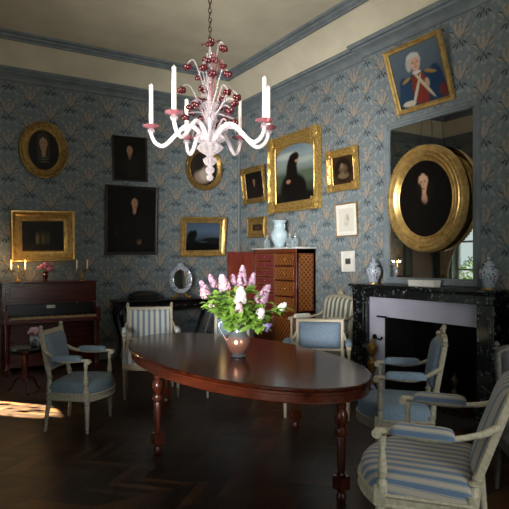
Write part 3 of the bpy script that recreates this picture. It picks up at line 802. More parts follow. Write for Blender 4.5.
# ------------------------------------------------------------------ chairs
def make_chair(label, loc, face, fab, wd, w=.60, wb=.54, d=.48, seat=.45, top=.96, bw=.50, bb=None, arm_z=.68, arms=True, arch=0., lean=.09, name='armchair', group=None, bow=.10, finial=True, category='armchair', armpad=None, seatfab=None):
    fx, fy = face; t = thing(name, label, category, (loc[0], loc[1], 0), (0, 0, math.atan2(-fx, fy)), group)
    if armpad is None: armpad = fab
    hd = d/2
    # seat cushion
    def fxy(u, v):
        ww = (wb+(w-wb)*(v+1)/2)/2
        return (u*ww, v*hd+bow*(1-u*u)*max(0, v))
    b = MB(); b.pad(fxy, seat-.075, .108, 16, 16, p=7, e=.32); b.build('seat', seatfab or fab, t, sharp=80)
    lp = []
    for i in range(14): lp.append(fxy(1, -1+2*i/14))
    for i in range(14): lp.append(fxy(1-2*i/14, 1))
    for i in range(14): lp.append(fxy(-1, 1-2*i/14))
    lp.append(fxy(-1, -1)); lp.append(fxy(0, -1))
    b = MB(); b.sweep(lp, [(-.03, seat-.135), (.008, seat-.135), (.012, seat-.125), (.006, seat-.115), (.006, seat-.09), (.013, seat-.08), (.01, seat-.07), (-.03, seat-.07)], lambda a, c, h: (a, c, h), closeprof=True)
    b.build('seat_frame', wd, t, sharp=30)
    for s in (-1, 1):       # front legs
        b = MB(); x, y = s*(w/2-.012), hd-.012
        b.box(x-.026, x+.026, y-.026, y+.026, seat-.125, seat-.045)
        b.lathe([(.011, 0), (.014, .012), (.012, .03), (.0155, .05), (.021, seat-.2), (.023, seat-.175), (.018, seat-.165), (.026, seat-.152), (.026, seat-.14), (.02, seat-.125)], (x, y, 0), 16, wave=None)
        b.build('leg', wd, t, sharp=35)
    for s in (-1, 1):       # back legs, splayed
        x = s*(wb/2-.015); b = MB()
        b.tube([(x*1.02, -hd-.03, 0), (x, -hd-.012, .15), (x, -hd+.01, seat-.12), (x, -hd+.01, seat-.04)], [.014, .018, .024, .026], 10); b.build('leg', wd, t)
    # back
    b0 = seat+.10 if bb is None else bb
    k = lean/(top-seat)
    def mpb(a, c, h): return (a, -hd-(c-seat)*k+h, c)
    hw = bw/2; tt = .045
    ins = [(-hw+tt, b0+tt), (hw-tt, b0+tt)]
    if arch:
        zs = top-tt-arch; n = 12
        for i in range(n+1):
            a = PI*i/n; ins.append(((hw-tt)*math.cos(a)*1.0, zs+arch*math.sin(a)**.8))
    else: ins += [(hw-tt, top-tt), (-hw+tt, top-tt)]
    b = MB(); b.sweep(ins, [(0, .012), (.006, .019), (.014, .016), (.028, .019), (.036, .014), (.038, .006), (.038, -.018), (.0, -.022)], mpb, closeprof=True)
    for s in (-1, 1):
        x = s*(hw-.02)
        b.tube([(s*(wb/2-.02), -hd+.005, seat-.06), (x, mpb(0, (seat+b0)/2, 0)[1], (seat+b0)/2), mpb(x, b0+.03, 0)], [.024, .018, .024], 10)
        b.lathe([(.018, 0), (.026, .012), (.016, .024)], mpb(x, (seat+b0)/2-.01, 0), 10)
        if finial:
            zt = top if not arch else top-arch
            b.lathe([(.02, -.01), (.022, .0), (.012, .01), (.02, .024), (.012, .04), (.004, .046)], mpb(x, zt, 0), 12)
    if arch:
        b.ball(mpb(0, top+.01, .005), (.06, .02, .028), 12); b.ball(mpb(0, top+.035, .0), (.025, .018, .022), 10)
    b.build('back_frame', wd, t, sharp=35)
    def fb(u, v):
        z0, z1 = b0+tt-.012, top-tt+.010
        x = u*(hw-tt+.010)
        if arch:
            z1 = (top-tt-arch)+arch*max(0., 1-u*u)**.4+.008
        return (x, z0+(z1-z0)*(v+1)/2)
    Mb = Matrix(((1, 0, 0, 0), (0, -k, 1, -hd+seat*k), (0, 1, 0, 0), (0, 0, 0, 1)))
    b = MB(); b.pad(fb, .004, .058, 14, 16, M=Mb, p=6, e=.4, under=.026); b.build('backrest', fab, t, sharp=80)
    if arms:
        for s in (-1, 1):
            xb, yb, zb = mpb(s*(hw-.01), arm_z+.07, 0)
            xf, yf = s*(w/2-.004), hd-.02
            path = smooth([(xb, yb, zb), (s*(hw+.005), yb+.07, arm_z+.03), (xf*.985, -.08, arm_z), (xf, .05, arm_z), (xf, yf-.02, arm_z+.008), (xf, yf+.03, arm_z+.002)], 6)
            b = MB(); b.tube(path, [.0145+.005*math.sin(i*.5)*.3 for i in range(len(path))], 10)
            b.tube([(xf-.021, yf+.022, arm_z-.004), (xf+.021, yf+.022, arm_z-.004)], .021, 14)
            b.lathe([(.022, seat-.07), (.022, seat-.02), (.014, seat-.01), (.018, seat+.01), (.023, seat+.035), (.016, seat+.085), (.012, arm_z-.07), (.018, arm_z-.05), (.016, arm_z-.035), (.02, arm_z-.01)], (xf, yf, 0), 14)
            a = b.build('arm', wd, t, sharp=45)
            b = MB()
            y1 = hd-.055; y0 = y1-.27
            def fa(u, v, xf=xf, y0=y0, y1=y1): return (xf*.993+u*.032*(1-.25*abs(v)**8), (y0+y1)/2+v*(y1-y0)/2)
            b.pad(fa, arm_z+.004, .046, 8, 16, p=8, e=.35, under=.0); b.build('arm_pad', armpad, a, sharp=80)
    return t
make_chair('blue-grey upholstered armchair left of the table, in front of the piano', (-3.465, -3.215), (.80, -.60), MT['bluegrey'], MT['greywood'], w=.57, wb=.50, d=.37, seat=.405, top=.855, bw=.43, arm_z=.61)
make_chair('blue and white striped armchair at the far left end of the table', (-2.50, -2.415), (-.32, -.95), MT['stripe2'], MT['greywood'], w=.58, wb=.54, d=.5, seat=.45, top=.935, bw=.54, arm_z=.68)
make_chair('plain blue chair behind the table, mostly hidden by the lilac jug', (-1.74, -2.88), (-.5, -.866), MT['blue'], MT['greywood'], w=.52, wb=.46, d=.44, top=.84, bw=.42, arms=False, name='side_chair', category='chair')
make_chair('plain blue armchair on the fireplace side of the table, facing the camera', (-1.42, -4.02), (-.66, -.75), MT['blue'], MT['creamwood'], w=.60, wb=.52, d=.46, top=.88, bw=.50, arm_z=.66, finial=False)
make_chair('olive and white striped armchair in the corner beside the mantel', (-.40, -2.76), (-1, -.08), MT['stripe3'], MT['greywood'], w=.60, wb=.54, d=.5, top=1.04, bw=.56, arm_z=.74, arch=.05, finial=False)
make_chair('plain blue armchair with carved crest before the fireplace', (-1.715, -5.405), (-.72, .69), MT['blue'], MT['greywood'], w=.59, wb=.52, d=.37, bow=.14, top=.95, bw=.48, arm_z=.66, arch=.06)
make_chair('large blue and cream striped armchair in the right foreground', (-2.59, -6.448), (-.56, .83), MT['stripe'], MT['creamwood'], w=.66, wb=.6, d=.40, bow=.15, bb=.50, seat=.50, top=.97, bw=.56, arm_z=.695, lean=.17, arch=.03, finial=False, seatfab=MT['stripe_seat'], armpad=MT['stripe_pad'])
make_chair('dark grey striped chair cut off by the right edge', (-1.50, -6.40), (-.6, -.8), MT['stripe4'], plain('dark_grey_chair_wood', '#5f5a52', '#403c36', .5, scale=40), w=.58, wb=.52, d=.46, top=.93, bw=.50, arch=.04, arms=False, name='side_chair', category='chair')

# ------------------------------------------------------------------ oval table
TC = (-2.521, -4.30); TA, TB = 1.468, .7126; TZ = .71
t = thing('oval_table', 'long oval mahogany dining table with turned legs in mid room', 'table', (TC[0], TC[1], 0))
def el(a, c, n=96): return [(a*math.cos(2*PI*i/n), c*math.sin(2*PI*i/n)) for i in range(n)]
b = MB(); e = el(TB, TA); mpz = lambda a, c, h: (a, c, h)
b.sweep(e, [(-.012, TZ-.028), (-.002, TZ-.024), (0, TZ-.016), (-.001, TZ-.008), (-.006, TZ-.002), (-.014, TZ), (-.014, TZ)], mpz)
n = 96
b.add([(x*.982, y*.9905, TZ) for x, y in e], [list(range(n))]); b.add([(x*.984, y*.9915, TZ-.028) for x, y in e], [list(range(n))])
b.build('tabletop', MT['mahog'], t, sharp=25)
b = MB(); b.sweep(el(TB, TA), [(-.02, TZ-.028), (-.02, TZ-.045), (-.026, TZ-.05), (-.026, TZ-.09), (-.022, TZ-.095), (-.03, TZ-.10), (-.06, TZ-.10), (-.06, TZ-.028)], mpz, closeprof=True)
b.build('apron', MT['mahogapron'], t, sharp=30)
for (x, y) in ((0, -TA+.09), (0, TA-.09), (-TB+.075, 0), (TB-.075, 0)):
    b = MB()
    b.lathe([(.022, 0), (.03, .012), (.032, .035), (.022, .055), (.026, .07), (.026, .075)], (x, y, 0), 20)
    b.box(x-.038, x+.038, y-.038, y+.038, .075, .155)
    b.lathe([(.026, .155), (.03, .165), (.02, .175), (.024, .2), (.03, .38), (.024, .395), (.036, .405), (.04, .425), (.034, .445), (.022, .452), (.028, .465), (.04, .49), (.044, .515), (.036, .545), (.022, .565), (.032, .575), (.032, .588), (.024, .598), (.03, .625), (.03, .66)], (x, y, 0), 22)
    b.build('leg', MT['mahogleg'], t, sharp=35)

# ------------------------------------------------------------------ jug and lilacs
JX, JY = -2.57, -4.50
t = thing('lustre_jug', 'copper lustre jug holding lilacs on the oval table', 'jug', (JX, JY, TZ))
b = MB(); b.lathe([(.055, 0), (.062, .006), (.05, .018), (.07, .05), (.092, .09), (.096, .12), (.085, .155), (.06, .185), (.052, .21), (.06, .245), (.075, .27), (.07, .27), (.048, .215), (.05, .2)], n=32)
b.build('jug_body', MT['copper'], t, sharp=60)
rt = Vector((CY, -SY, 0))
b = MB()
for s in (-1,):
    hp = [(-.075, .262), (-.105, .275), (-.145, .262), (-.15, .235), (-.13, .19), (-.105, .15), (-.09, .125)]
    b.tube(smooth([(rt.x*q, rt.y*q, z) for q, z in hp], 6), .0095, 10)
b.build('handle', MT['copper'], t)
b = MB(); b.tube(smooth([(rt.x*q, rt.y*q, z) for q, z in ((.06, .235), (.095, .245), (.10, .265), (.09, .275))], 5), .02, 10); b.build('spout', MT['copper'], t)
def lilac(label, px, py, dep, mat, ln, rad, nleaf, lrng):
    rad *= 1.3; ln *= 1.05
    tip = at_depth(px, py, dep); o = Vector((JX, JY, TZ))
    t = thing('lilac_stem', label, 'lilac', (JX, JY, TZ+.22), (0, 0, 0), 'lilac stems in the jug')
    rng = random.Random(int(px*13+py)); org = Vector((JX, JY, TZ+.22)); T = tip-org
    a0 = Vector((rng.uniform(-.02, .02), rng.uniform(-.02, .02), -.10)); up = Vector((0, 0, 1))
    mid = Vector((T.x*.35, T.y*.35, T.z*.6))
    path = bez(a0, Vector((a0.x, a0.y, .06)), mid, T, 14)
    b = MB(); b.tube(path, [.004]*10+[.003]*5, 6); b.build('stem', MT['stem'], t)
    # flower panicle
    ax = (path[-1]-path[-4]).normalized(); ax = (ax+up*.6).normalized(); q = ax.orthogonal().normalized(); q2 = ax.cross(q)
    b = MB()
    cnt = int(210*ln/.12)
    for i in range(cnt):
        s = rng.random()**.8; r = rad*(1-s)**.45*(.6+.4*min(1, s*6+.3))*rng.uniform(.75, 1.); an = rng.uniform(0, 2*PI)
        c = T-ax*ln*.75+ax*(ln*s)+(q*math.cos(an)+q2*math.sin(an))*r
        nrm = ((q*math.cos(an)+q2*math.sin(an))*1+ax*.35+Vector((rng.uniform(-.4, .4), rng.uniform(-.4, .4), rng.uniform(-.4, .4)))).normalized()
        e1 = nrm.orthogonal().normalized(); e2 = nrm.cross(e1); z = rng.uniform(.008, .0115)
        ro = rng.uniform(0, PI)
        vs = [c+nrm*.001]; fs = []
        for k in range(4):
            a = ro+k*PI/2
            vs += [c+(e1*math.cos(a-.5)+e2*math.sin(a-.5))*z*.75+nrm*.002, c+(e1*math.cos(a)+e2*math.sin(a))*z*1.2+nrm*.003, c+(e1*math.cos(a+.5)+e2*math.sin(a+.5))*z*.75+nrm*.002]
            fs.append((0, 1+3*k, 2+3*k, 3+3*k))
        b.add(vs, fs)
        b.ball(c-nrm*.004, .004, 5)
    b.build('flower_head', mat, t, weld=False, sharp=80)
    b = MB()
    for i in range(int(nleaf*1.9)):
        s = rng.uniform(*lrng); p = path[min(14, int(s*14))]
        an = rng.uniform(0, 2*PI); out = Vector((math.cos(an), math.sin(an), rng.uniform(-.35, .45))).normalized()
        lead = (out+Vector((T.x, T.y, 0))*1.2).normalized()
        base = p+lead*rng.uniform(.02, .06); ll = rng.uniform(.06, .095); wl = ll*.40
        side = lead.cross(up).normalized(); side = (side+up*rng.uniform(-.5, .5)).normalized(); nn = side.cross(lead)
        rows = [(0, .0), (.12, .75), (.32, 1.), (.55, .85), (.78, .45), (1, 0)]; vs = []; fs = []
        for (q_, ww) in rows:
            c = base+lead*(ll*q_)+nn*(-.22*ll*q_*q_)
            vs += [c-side*wl*ww+nn*wl*ww*.25, c, c+side*wl*ww+nn*wl*ww*.25]
        for k in range(5):
            fs += [(3*k, 3*k+1, 3*k+4, 3*k+3), (3*k+1, 3*k+2, 3*k+5, 3*k+4)]
        b.add(vs, fs); b.tube([p, base], .0015, 4)
    b.build('foliage', MT['leaf'], t, weld=False, sharp=70)
LIL = [
 ('slender mauve lilac at the far left of the bouquet', 202, 284, 4.45, 'fl_mauve', .09, .025, 14, (.35, .9)),
 ('slim mauve lilac beside the far left one', 211, 278, 4.5, 'fl_mauve', .10, .024, 14, (.3, .85)),
 ('broad pale pink lilac at upper left of the bouquet', 222.5, 279, 4.42, 'fl_pink', .12, .045, 14, (.3, .85)),
 ('thin mauve lilac just left of the tallest', 233, 278, 4.52, 'fl_mauve', .10, .024, 14, (.3, .85)),
 ('tallest mauve lilac at the top of the bouquet', 242.5, 271, 4.45, 'fl_mauve', .15, .034, 12, (.3, .8)),
 ('mauve lilac right of the tallest', 253, 277, 4.5, 'fl_mauve', .11, .03, 14, (.3, .85)),
 ('full mauve lilac leaning right in the bouquet', 266.5, 290, 4.38, 'fl_mauve', .15, .042, 14, (.3, .85)),
 ('large white lilac in the middle of the bouquet', 241, 291, 4.25, 'fl_white', .12, .042, 16, (.3, .8)),
 ('pale pink lilac below the large white one', 239, 305, 4.18, 'fl_pink', .07, .025, 16, (.3, .85)),
 ('white lilac low on the right of the bouquet', 262, 311, 4.2, 'fl_white', .065, .033, 18, (.35, .95)),
 ('small white lilac at the far right tip', 284, 305, 4.35, 'fl_white', .06, .024, 22, (.4, .95)),
 ('violet lilac drooping under the right of the bouquet', 268.5, 326, 4.22, 'fl_violet', .05, .026, 20, (.4, .95)),
 ('pale pink lilac at lower left of the bouquet', 203, 291, 4.35, 'fl_pink', .07, .034, 20, (.35, .95)),
 ('small mauve lilac tucked among lower left leaves', 210, 303, 4.3, 'fl_mauve', .05, .022, 24, (.35, .98)),
]
for a in LIL: lilac(a[0], a[1], a[2], a[3], MT[a[4]], *a[5:])

# ------------------------------------------------------------------ piano and what stands on it
t = thing('upright_piano', 'dark rosewood upright piano against the back wall', 'piano', (-3.165, -.02, 0))
hw = .61
b = MB(); b.box(-hw, hw, -.40, 0, .62, 1.165); b.box(-hw, hw, -.36, 0, .05, .62); b.build('case', MT['piano'], t, bevel=.004, weld=False)
b = MB(); b.box(-hw-.015, hw+.015, -.42, 0, 1.165, 1.19); b.build('lid', MT['piano'], t, bevel=.006)
b = MB(); b.box(-hw+.04, hw-.04, -.412, -.40, .93, 1.13); b.box(-hw+.09, hw-.09, -.418, -.41, .965, 1.10); b.build('front_panel', MT['piano'], t, bevel=.004, weld=False)
b = MB(); b.box(-hw, hw, -.66, -.40, .655, .71); b.box(-hw, -hw+.05, -.64, -.40, .71, .83); b.box(hw-.05, hw, -.64, -.40, .71, .83); b.build('key_bed', MT['piano'], t, bevel=.005, weld=False)
b = MB(); b.box(-hw+.05, hw-.05, -.455, -.40, .745, .885, M=None); b.box(-hw+.05, hw-.05, -.475, -.40, .885, .9); b.build('fallboard', MT['black'], t, bevel=.003, weld=False)
b = MB(); nk = 49; kw = (2*hw-.11)/nk
for i in range(nk): b.box(-hw+.055+i*kw+.0006, -hw+.055+(i+1)*kw-.0006, -.62, -.45, .71, .735)
b.build('white_keys', MT['keys'], t, weld=False)
b = MB()
for i in range(nk-1):
    if i % 7 in (2, 6): continue
    x = -hw+.055+(i+1)*kw; b.box(x-.005, x+.005, -.56, -.45, .735, .747)
b.build('black_keys', MT['black'], t, weld=False)
for s in (-1, 1):
    b = MB(); x = s*(hw-.045); b.box(x-.04, x+.04, -.66, -.36, 0, .06); b.lathe([(.03, .06), (.036, .08), (.024, .1), (.03, .2), (.04, .45), (.03, .5), (.04, .53), (.034, .56), (.04, .60), (.04, .656)], (x, -.58, 0), 18); b.build('leg', MT['piano'], t, bevel=.004)
b = MB(); b.box(-.055, .055, -.482, -.455, .845, .885, M=Matrix.Translation((-.015, 0, -.01))); b.build('name_plate', MT['white'], t, bevel=.002)
b = MB()
for x in (.33, .56): b.ball((x, -.48, .905), .013)
b.build('knob', MT['brass'], t)
b = MB()
for x in (-.06, .06): b.box(x-.015, x+.015, -.44, -.36, .05, .065)
b.build('pedals', MT['brass'], t)
def candelabra(label, px, lit, arms_px):
    p = on_y(px, 282, -.24)
    t = thing('candelabra', label, 'candelabra', (p.x, p.y, 1.19), (0, 0, 0), 'candelabra on the piano')
    b = MB(); b.lathe([(.045, 0), (.045, .008), (.03, .014), (.012, .03), (.014, .045), (.007, .055), (.006, .12), (.012, .13), (.006, .145), (.005, .18), (.01, .19), (.002, .21)], n=16); b.build('stand', MT['brass'], t)
    hgt = .155 if lit else .165
    for s, dx in zip((-1, 1), arms_px):
        b = MB(); b.tube(smooth([(0, 0, .10), (dx*.4, 0, .075), (dx*.85, 0, .09), (dx, 0, hgt-.02)]), .005, 8)
        b.lathe([(.006, hgt-.03), (.022, hgt-.022), (.022, hgt-.016), (.01, hgt-.012), (.013, hgt+.004)], (dx, 0, 0), 14)
        a = b.build('arm', MT['brass'], t)
        cl = .085 if lit else .125
        b = MB(); b.lathe([(.010, hgt), (.0095, hgt+cl), (.004, hgt+cl+.003)], (dx, 0, 0), 12); b.build('candle', MT['wax'], a)
        if lit:
            b = MB(); b.lathe([(.001, 0), (.008, .012), (.0085, .02), (.005, .034), (.0008, .048)], (dx, 0, hgt+cl+.004), 12); b.build('flame', MT['flame'], a)
            l = bpy.data.lights.new('candle_light', 'POINT'); l.energy = 2.2; l.color = (1, .62, .28); l.shadow_soft_size = .02
            lo = bpy.data.objects.new('candle_light', l); COL.objects.link(lo); lo.location = (p.x+dx, p.y-.06, 1.19+hgt+cl+.03)
candelabra('brass two-armed candelabra with lit candles at the piano left end', 18, True, (-.085, .09))
candelabra('brass two-armed candelabra with unlit candles at the piano right end', 82, False, (-.07, .075))
p = on_y(45.5, 282, -.2)
t = thing('flower_vase', 'small dark red vase on the piano top', 'vase', (p.x, p.y, 1.19))
b = MB(); b.lathe([(.028, 0), (.03, .006), (.022, .02), (.034, .05), (.04, .075), (.03, .1), (.024, .11), (.032, .13)], n=18); b.build('vase_body', MT['redglass'], t)
rng = random.Random(5)
PK = [(-.075, .175), (-.04, .2), (.0, .17), (.03, .215), (.065, .19), (.085, .16), (-.005, .225), (.045, .15)]
def rose(mb, c, r, rng):
    mb.ball(c, r*.55, 8)
    for k in range(11):
        a = k*2.4; e = .3+.9*(k/11)
        d = Vector((math.cos(a)*math.sin(e), math.sin(a)*math.sin(e), math.cos(e)))
        q = Vector(c)+d*r*.6; mb.ball(q, (r*.5, r*.5, r*.42), 7)
WH = ['far left', 'upper left', 'lower middle', 'upper right', 'right', 'far right', 'topmost', 'lowest right']
for (dx, z), wh in zip(PK, WH):
    dy = rng.uniform(-.04, .03)
    s = thing('pink_rose', 'pink rose in the red piano vase, %s of its bunch' % wh, 'rose', (p.x, p.y, 1.19), (0, 0, 0), 'pink roses on the piano')
    b = MB(); b.tube(bez((dx*.1, 0, .03), (dx*.2, 0, .1), (dx*.8, dy, z-.05), (dx, dy, z), 8), .003, 6); b.build('stem', MT['stem'], s)
    b = MB(); rose(b, (dx, dy, z), .036, rng); b.build('bloom', MT['fl_rose'], s)
# stool with flower pot
SX, SYY = -3.68, -1.62
t = thing('piano_stool', 'dark round piano stool before the piano, half behind the armchair', 'stool', (SX, SYY, 0))
b = MB(); b.lathe([(.17, .44), (.185, .45), (.19, .48), (.17, .5), (.02, .505)], n=28); b.build('seat', MT['black'], t)
b = MB(); b.lathe([(.03, .12), (.045, .16), (.03, .22), (.035, .4), (.06, .44)], n=16); b.build('column', MT['piano'], t)
for k in range(3):
    a = 2*PI*k/3+.5; b = MB(); b.tube(smooth([(0.02*math.cos(a), .02*math.sin(a), .17), (.1*math.cos(a), .1*math.sin(a), .14), (.17*math.cos(a), .17*math.sin(a), .03), (.2*math.cos(a), .2*math.sin(a), .014)]), .014, 8); b.build('leg', MT['piano'], t)
pp = on_y(36, 350, SYY)
t = thing('flower_pot', 'small blue and white china pot standing on the piano stool', 'pot', (pp.x, SYY, .505))
b = MB(); b.lathe([(.04, 0), (.05, .01), (.065, .05), (.07, .09), (.062, .11), (.068, .12)], n=20); b.build('pot_body', MT['porcelain'], t)
b = MB()
for i in range(18):
    a = i*2.4; r = .065*math.sqrt(i/18); b.ball((r*math.cos(a)-.01, r*math.sin(a), .15+.04*(1-i/18)+.01*math.sin(i*5)), .022, 7)
o = b.build('flowers', MT['fl_pink'], t)

# ------------------------------------------------------------------ console with oval mirror
t = thing('console_table', 'black carved console table against the back wall', 'table', (-1.47, -.02, 0))
b = MB(); b.box(-.78, .78, -.46, 0, .86, .89); b.box(-.76, .76, -.44, 0, .845, .86); b.build('top', MT['black'], t, bevel=.006, weld=False)
b = MB(); b.box(-.73, .73, -.41, -.01, .74, .845)
for i in range(9): b.ball((-.64+.16*i, -.412, .79), (.06, .012, .03), 10)
b.build('apron', MT['black'], t, bevel=.004)
silver = plain('silvered_carving', '#8f959b', '#6f757b', .35, metal=.15)
for (x, y) in ((-.68, -.37), (.68, -.37), (-.68, -.06), (.68, -.06)):
    s = 1 if x > 0 else -1
    b = MB(); path = smooth([(x, y, .78), (x+s*.045, y-.03, .68), (x+s*.01, y, .52), (x-s*.05, y+.01, .3), (x-s*.03, y, .1), (x+s*.01, y-.02, .0)], 6)
    b.tube(path, [.045-.026*min(1, i/14)+(.012 if i > len(path)-5 else 0) for i in range(len(path))], 12); b.build('leg', silver if (s > 0 and y < -.2) else MT['black'], t)
pm = on_y(180, 299, -.26)
t = thing('dressing_mirror', 'oval mirror in a pale porcelain frame on the black console', 'mirror', (pm.x, -.30, .89), (-.10, 0, -.15))
b = MB(); b.sweep(ell_loop(0, .29, .115, .15, 56), [(0, .018), (.012, .026), (.02, .022), (.05, .03), (.06, .034), (.068, .022), (.068, -.01), (0, -.012)], mp_pic, closeprof=True, mod=lambda i, j, h: h+.004*math.sin(i*1.7) if 2 < j < 6 else h)
b.ball((0, -.02, .52), (.05, .015, .03), 10); b.ball((.035, -.02, .5), (.03, .012, .02)); b.ball((-.035, -.02, .5), (.03, .012, .02))
b.build('frame', MT['porcelain'], t)
b = MB(); b.lathe([(.118, -.008), (.118, 0.006), (.1, .008)], (0, 0, 0), 48, sx=1, sy=1.3, M=Matrix.Translation((0, -.008, .29)) @ Matrix.Rotation(PI/2, 4, 'X'))
b.build('mirror_glass', MT['mirror'], t)
b = MB()
for s in (-1, 1):
    b.tube(smooth([(s*.03, -.01, .075), (s*.08, -.03, .05), (s*.1, -.04, .015), (s*.135, -.05, .014), (s*.14, -.05, .04)]), .013, 8)
    b.tube([(s*.05, .02, .08), (s*.08, .1, .012)], .01)
b.build('foot', MT['brass'], t)
pc = on_y(144, 300, -.26)
t = thing('lacquer_box', 'low black domed box on the console left of the oval mirror', 'box', (pc.x, -.25, .89))
b = MB(); b.box(-.2, .2, -.12, .12, 0, .07); b.build('box_base', MT['black'], t, bevel=.006)
b = MB(); b.pad(lambda u, v: (u*.205, v*.125), .07, .06, p=3, e=.6); b.build('lid', MT['black'], t, sharp=60)

# ------------------------------------------------------------------ marquetry cabinet
CY0, CY1, CD, CZ = -1.03, -2.16, .34, 1.63
t = thing('marquetry_cabinet', 'tall brown cabinet with brass lattice and red drawers by the corner', 'cabinet', (0, (CY0+CY1)/2, 0))
cyc = (CY0+CY1)/2; hy = (CY0-CY1)/2
b = MB()
b.box(-CD, -.03, -hy, -hy+.04, .08, CZ); b.box(-CD, -.03, hy-.04, hy, .08, CZ); b.box(-.06, -.03, -hy, hy, .08, CZ)
b.box(-CD, -.03, -hy, hy, .08, .14); b.box(-CD, -.03, -hy, hy, CZ-.05, CZ); b.box(-CD-.004, -.03, -hy, -hy+.05, .1, CZ); b.box(-CD, -.05, -.02, .02, .1, CZ-.02)
b.box(-CD-.01, -.025, -hy-.01, hy+.01, 0, .08)
b.box(-CD-.008, -.03, -hy-.008, hy, .72, .745)
b.build('carcass', MT['cabwood'], t, bevel=.003, weld=False)
b = MB(); b.box(-CD-.03, -.025, -hy-.03, hy+.03, CZ, CZ+.028); b.build('marble_top', MT['marbletop'], t, bevel=.008)
def lattice(mb, o, e1, e2, w, h, nrm, step=.075, r=.0045):
    """diagonal brass strips filling a w x h rectangle"""
    o = Vector(o); e1 = Vector(e1); e2 = Vector(e2); nrm = Vector(nrm)
    k = -h
    def seg(p, q):
        d = (q-p).normalized(); s = d.cross(nrm)*r
        vs = [p-s, p+s, q+s, q-s]; vs += [v+nrm*.003 for v in vs]
        mb.add(vs, [(4, 5, 6, 7), (0, 1, 5, 4), (1, 2, 6, 5), (2, 3, 7, 6), (3, 0, 4, 7)])
    while k < w:
        for fl in (0, 1):
            x0, y0 = max(k, 0), max(0, -k); x1 = min(w, k+h); y1 = x1-k
            if x1-x0 > .01:
                if fl: a, c = o+e1*(w-x0)+e2*y0, o+e1*(w-x1)+e2*y1
                else: a, c = o+e1*x0+e2*y0, o+e1*x1+e2*y1
                seg(a, c)
        k += step
rows = [(1.40, 1.57), (1.20, 1.385), (.98, 1.185), (.755, .965)]
for i, (z0, z1) in enumerate(rows):        # near half: lattice drawers
    b = MB(); b.box(-CD-.012, -CD+.1, -hy+.06, -.025, z0, z1); dr = b.build('drawer', MT['cabwood'], t, bevel=.003)
    b = MB(); lattice(b, (-CD-.0125, -.035, z0+.012), (0, -1, 0), (0, 0, 1), hy-.105, z1-z0-.024, (-1, 0, 0)); b.build('lattice', MT['brassline'], dr, weld=False)
    b = MB(); b.ball((-CD-.024, -hy/2-.02, (z0+z1)/2), .014); b.build('knob', MT['brass'], dr)
for i, (z0, z1) in enumerate([(1.47, 1.57), (1.355, 1.455), (1.24, 1.34), (1.125, 1.225), (1.01, 1.11), (.755, .99)]):   # far half: open, red drawers inside
    b = MB(); b.box(-CD+.03, -CD+.2, .025, hy-.045, z0, z1); dr = b.build('drawer', MT['redleather'], t, bevel=.004, label='dark red leather drawer front')
    b = MB()
    b.box(-CD+.025, -CD+.03, .03, hy-.05, z0+.004, z0+.008); b.box(-CD+.025, -CD+.03, .03, hy-.05, z1-.008, z1-.004)
    b.ball((-CD+.02, hy/2, (z0+z1)/2), .01); b.build('knob', MT['brassline'], dr)
b = MB()                                   # lower doors
b.box(-CD-.012, -CD+.02, -hy+.05, -.005, .15, .715); dr = b.build('door', MT['cabwood'], t, bevel=.004)
b = MB(); lattice(b, (-CD-.0125, -.03, .18), (0, -1, 0), (0, 0, 1), hy-.11, .5, (-1, 0, 0)); b.build('lattice', MT['brassline'], dr, weld=False)
b = MB(); b.box(-CD-.012, -CD+.02, .005, hy-.03, .15, .715); b.build('door', MT['cabwood'], t, bevel=.004)
b = MB(); b.box(-CD-.46, -CD-.005, hy-.03, hy, .75, CZ-.03); b.box(-CD-.43, -CD-.04, hy-.036, hy-.03, .8, CZ-.1); b.build('door', wood('reddish_door_leaf', '#4a170f', '#7c2f20', .35, 2), t, bevel=.004, weld=False, label='reddish door leaf standing open')
b = MB(); b.box(-CD+.03, -.06, -hy-.006, -hy, .78, CZ-.06); b.box(-CD+.03, -.06, -hy-.006, -hy, .16, .7); sp = b.build('side_panel', MT['cabwood'], t, bevel=.003, weld=False)
b = MB(); lattice(b, (-CD+.04, -hy-.006, .80), (1, 0, 0), (0, 0, 1), CD-.12, CZ-.88, (0, -1, 0), .07); lattice(b, (-CD+.04, -hy-.006, .18), (1, 0, 0), (0, 0, 1), CD-.12, .5, (0, -1, 0), .07); b.build('lattice', MT['brassline'], sp, weld=False)
# vase and glassware on the cabinet
ZT = CZ+.028
pv = on_z(279.5, 245.5, ZT); pv = on_x(279.5, 245, -.20)
t = thing('porcelain_vase', 'pale blue two-handled porcelain vase on the cabinet top', 'vase', (pv.x, pv.y, ZT))
b = MB(); b.lathe([(.085, 0), (.09, .012), (.07, .03), (.085, .06), (.12, .13), (.128, .18), (.115, .23), (.075, .28), (.065, .31), (.075, .35), (.105, .385), (.112, .395), (.10, .398), (.06, .36)], n=28); b.build('vase_body', MT['celadon'], t)
for s in (-1, 1):
    b = MB(); b.tube(smooth([(0, s*.07, .33), (0, s*.12, .335), (0, s*.125, .29), (0, s*.09, .25)]), .012, 8); b.build('handle', MT['celadon'], t)
def decanter(label, px, h, r):
    q = on_x(px, 244, -.19)
    t = thing('glass_decanter', label, 'decanter', (q.x, q.y, ZT), (0, 0, 0), 'glassware on the cabinet')
    b = MB(); b.lathe([(r*.8, 0), (r, .01), (r, h*.45), (r*.75, h*.58), (r*.33, h*.66), (r*.3, h*.82), (r*.5, h*.86)], n=18); b.build('body', MT['tumbler'], t)
    b = MB(); b.ball((0, 0, h*.93), (r*.36, r*.36, h*.08), 10); b.build('stopper', MT['tumbler'], t)
decanter('clear glass decanter left of the pale vase', 267, .20, .05)
decanter('clear glass decanter just right of the pale vase', 289.5, .22, .05)
decanter('clear glass decanter at the near end of the cabinet top', 295, .19, .045)

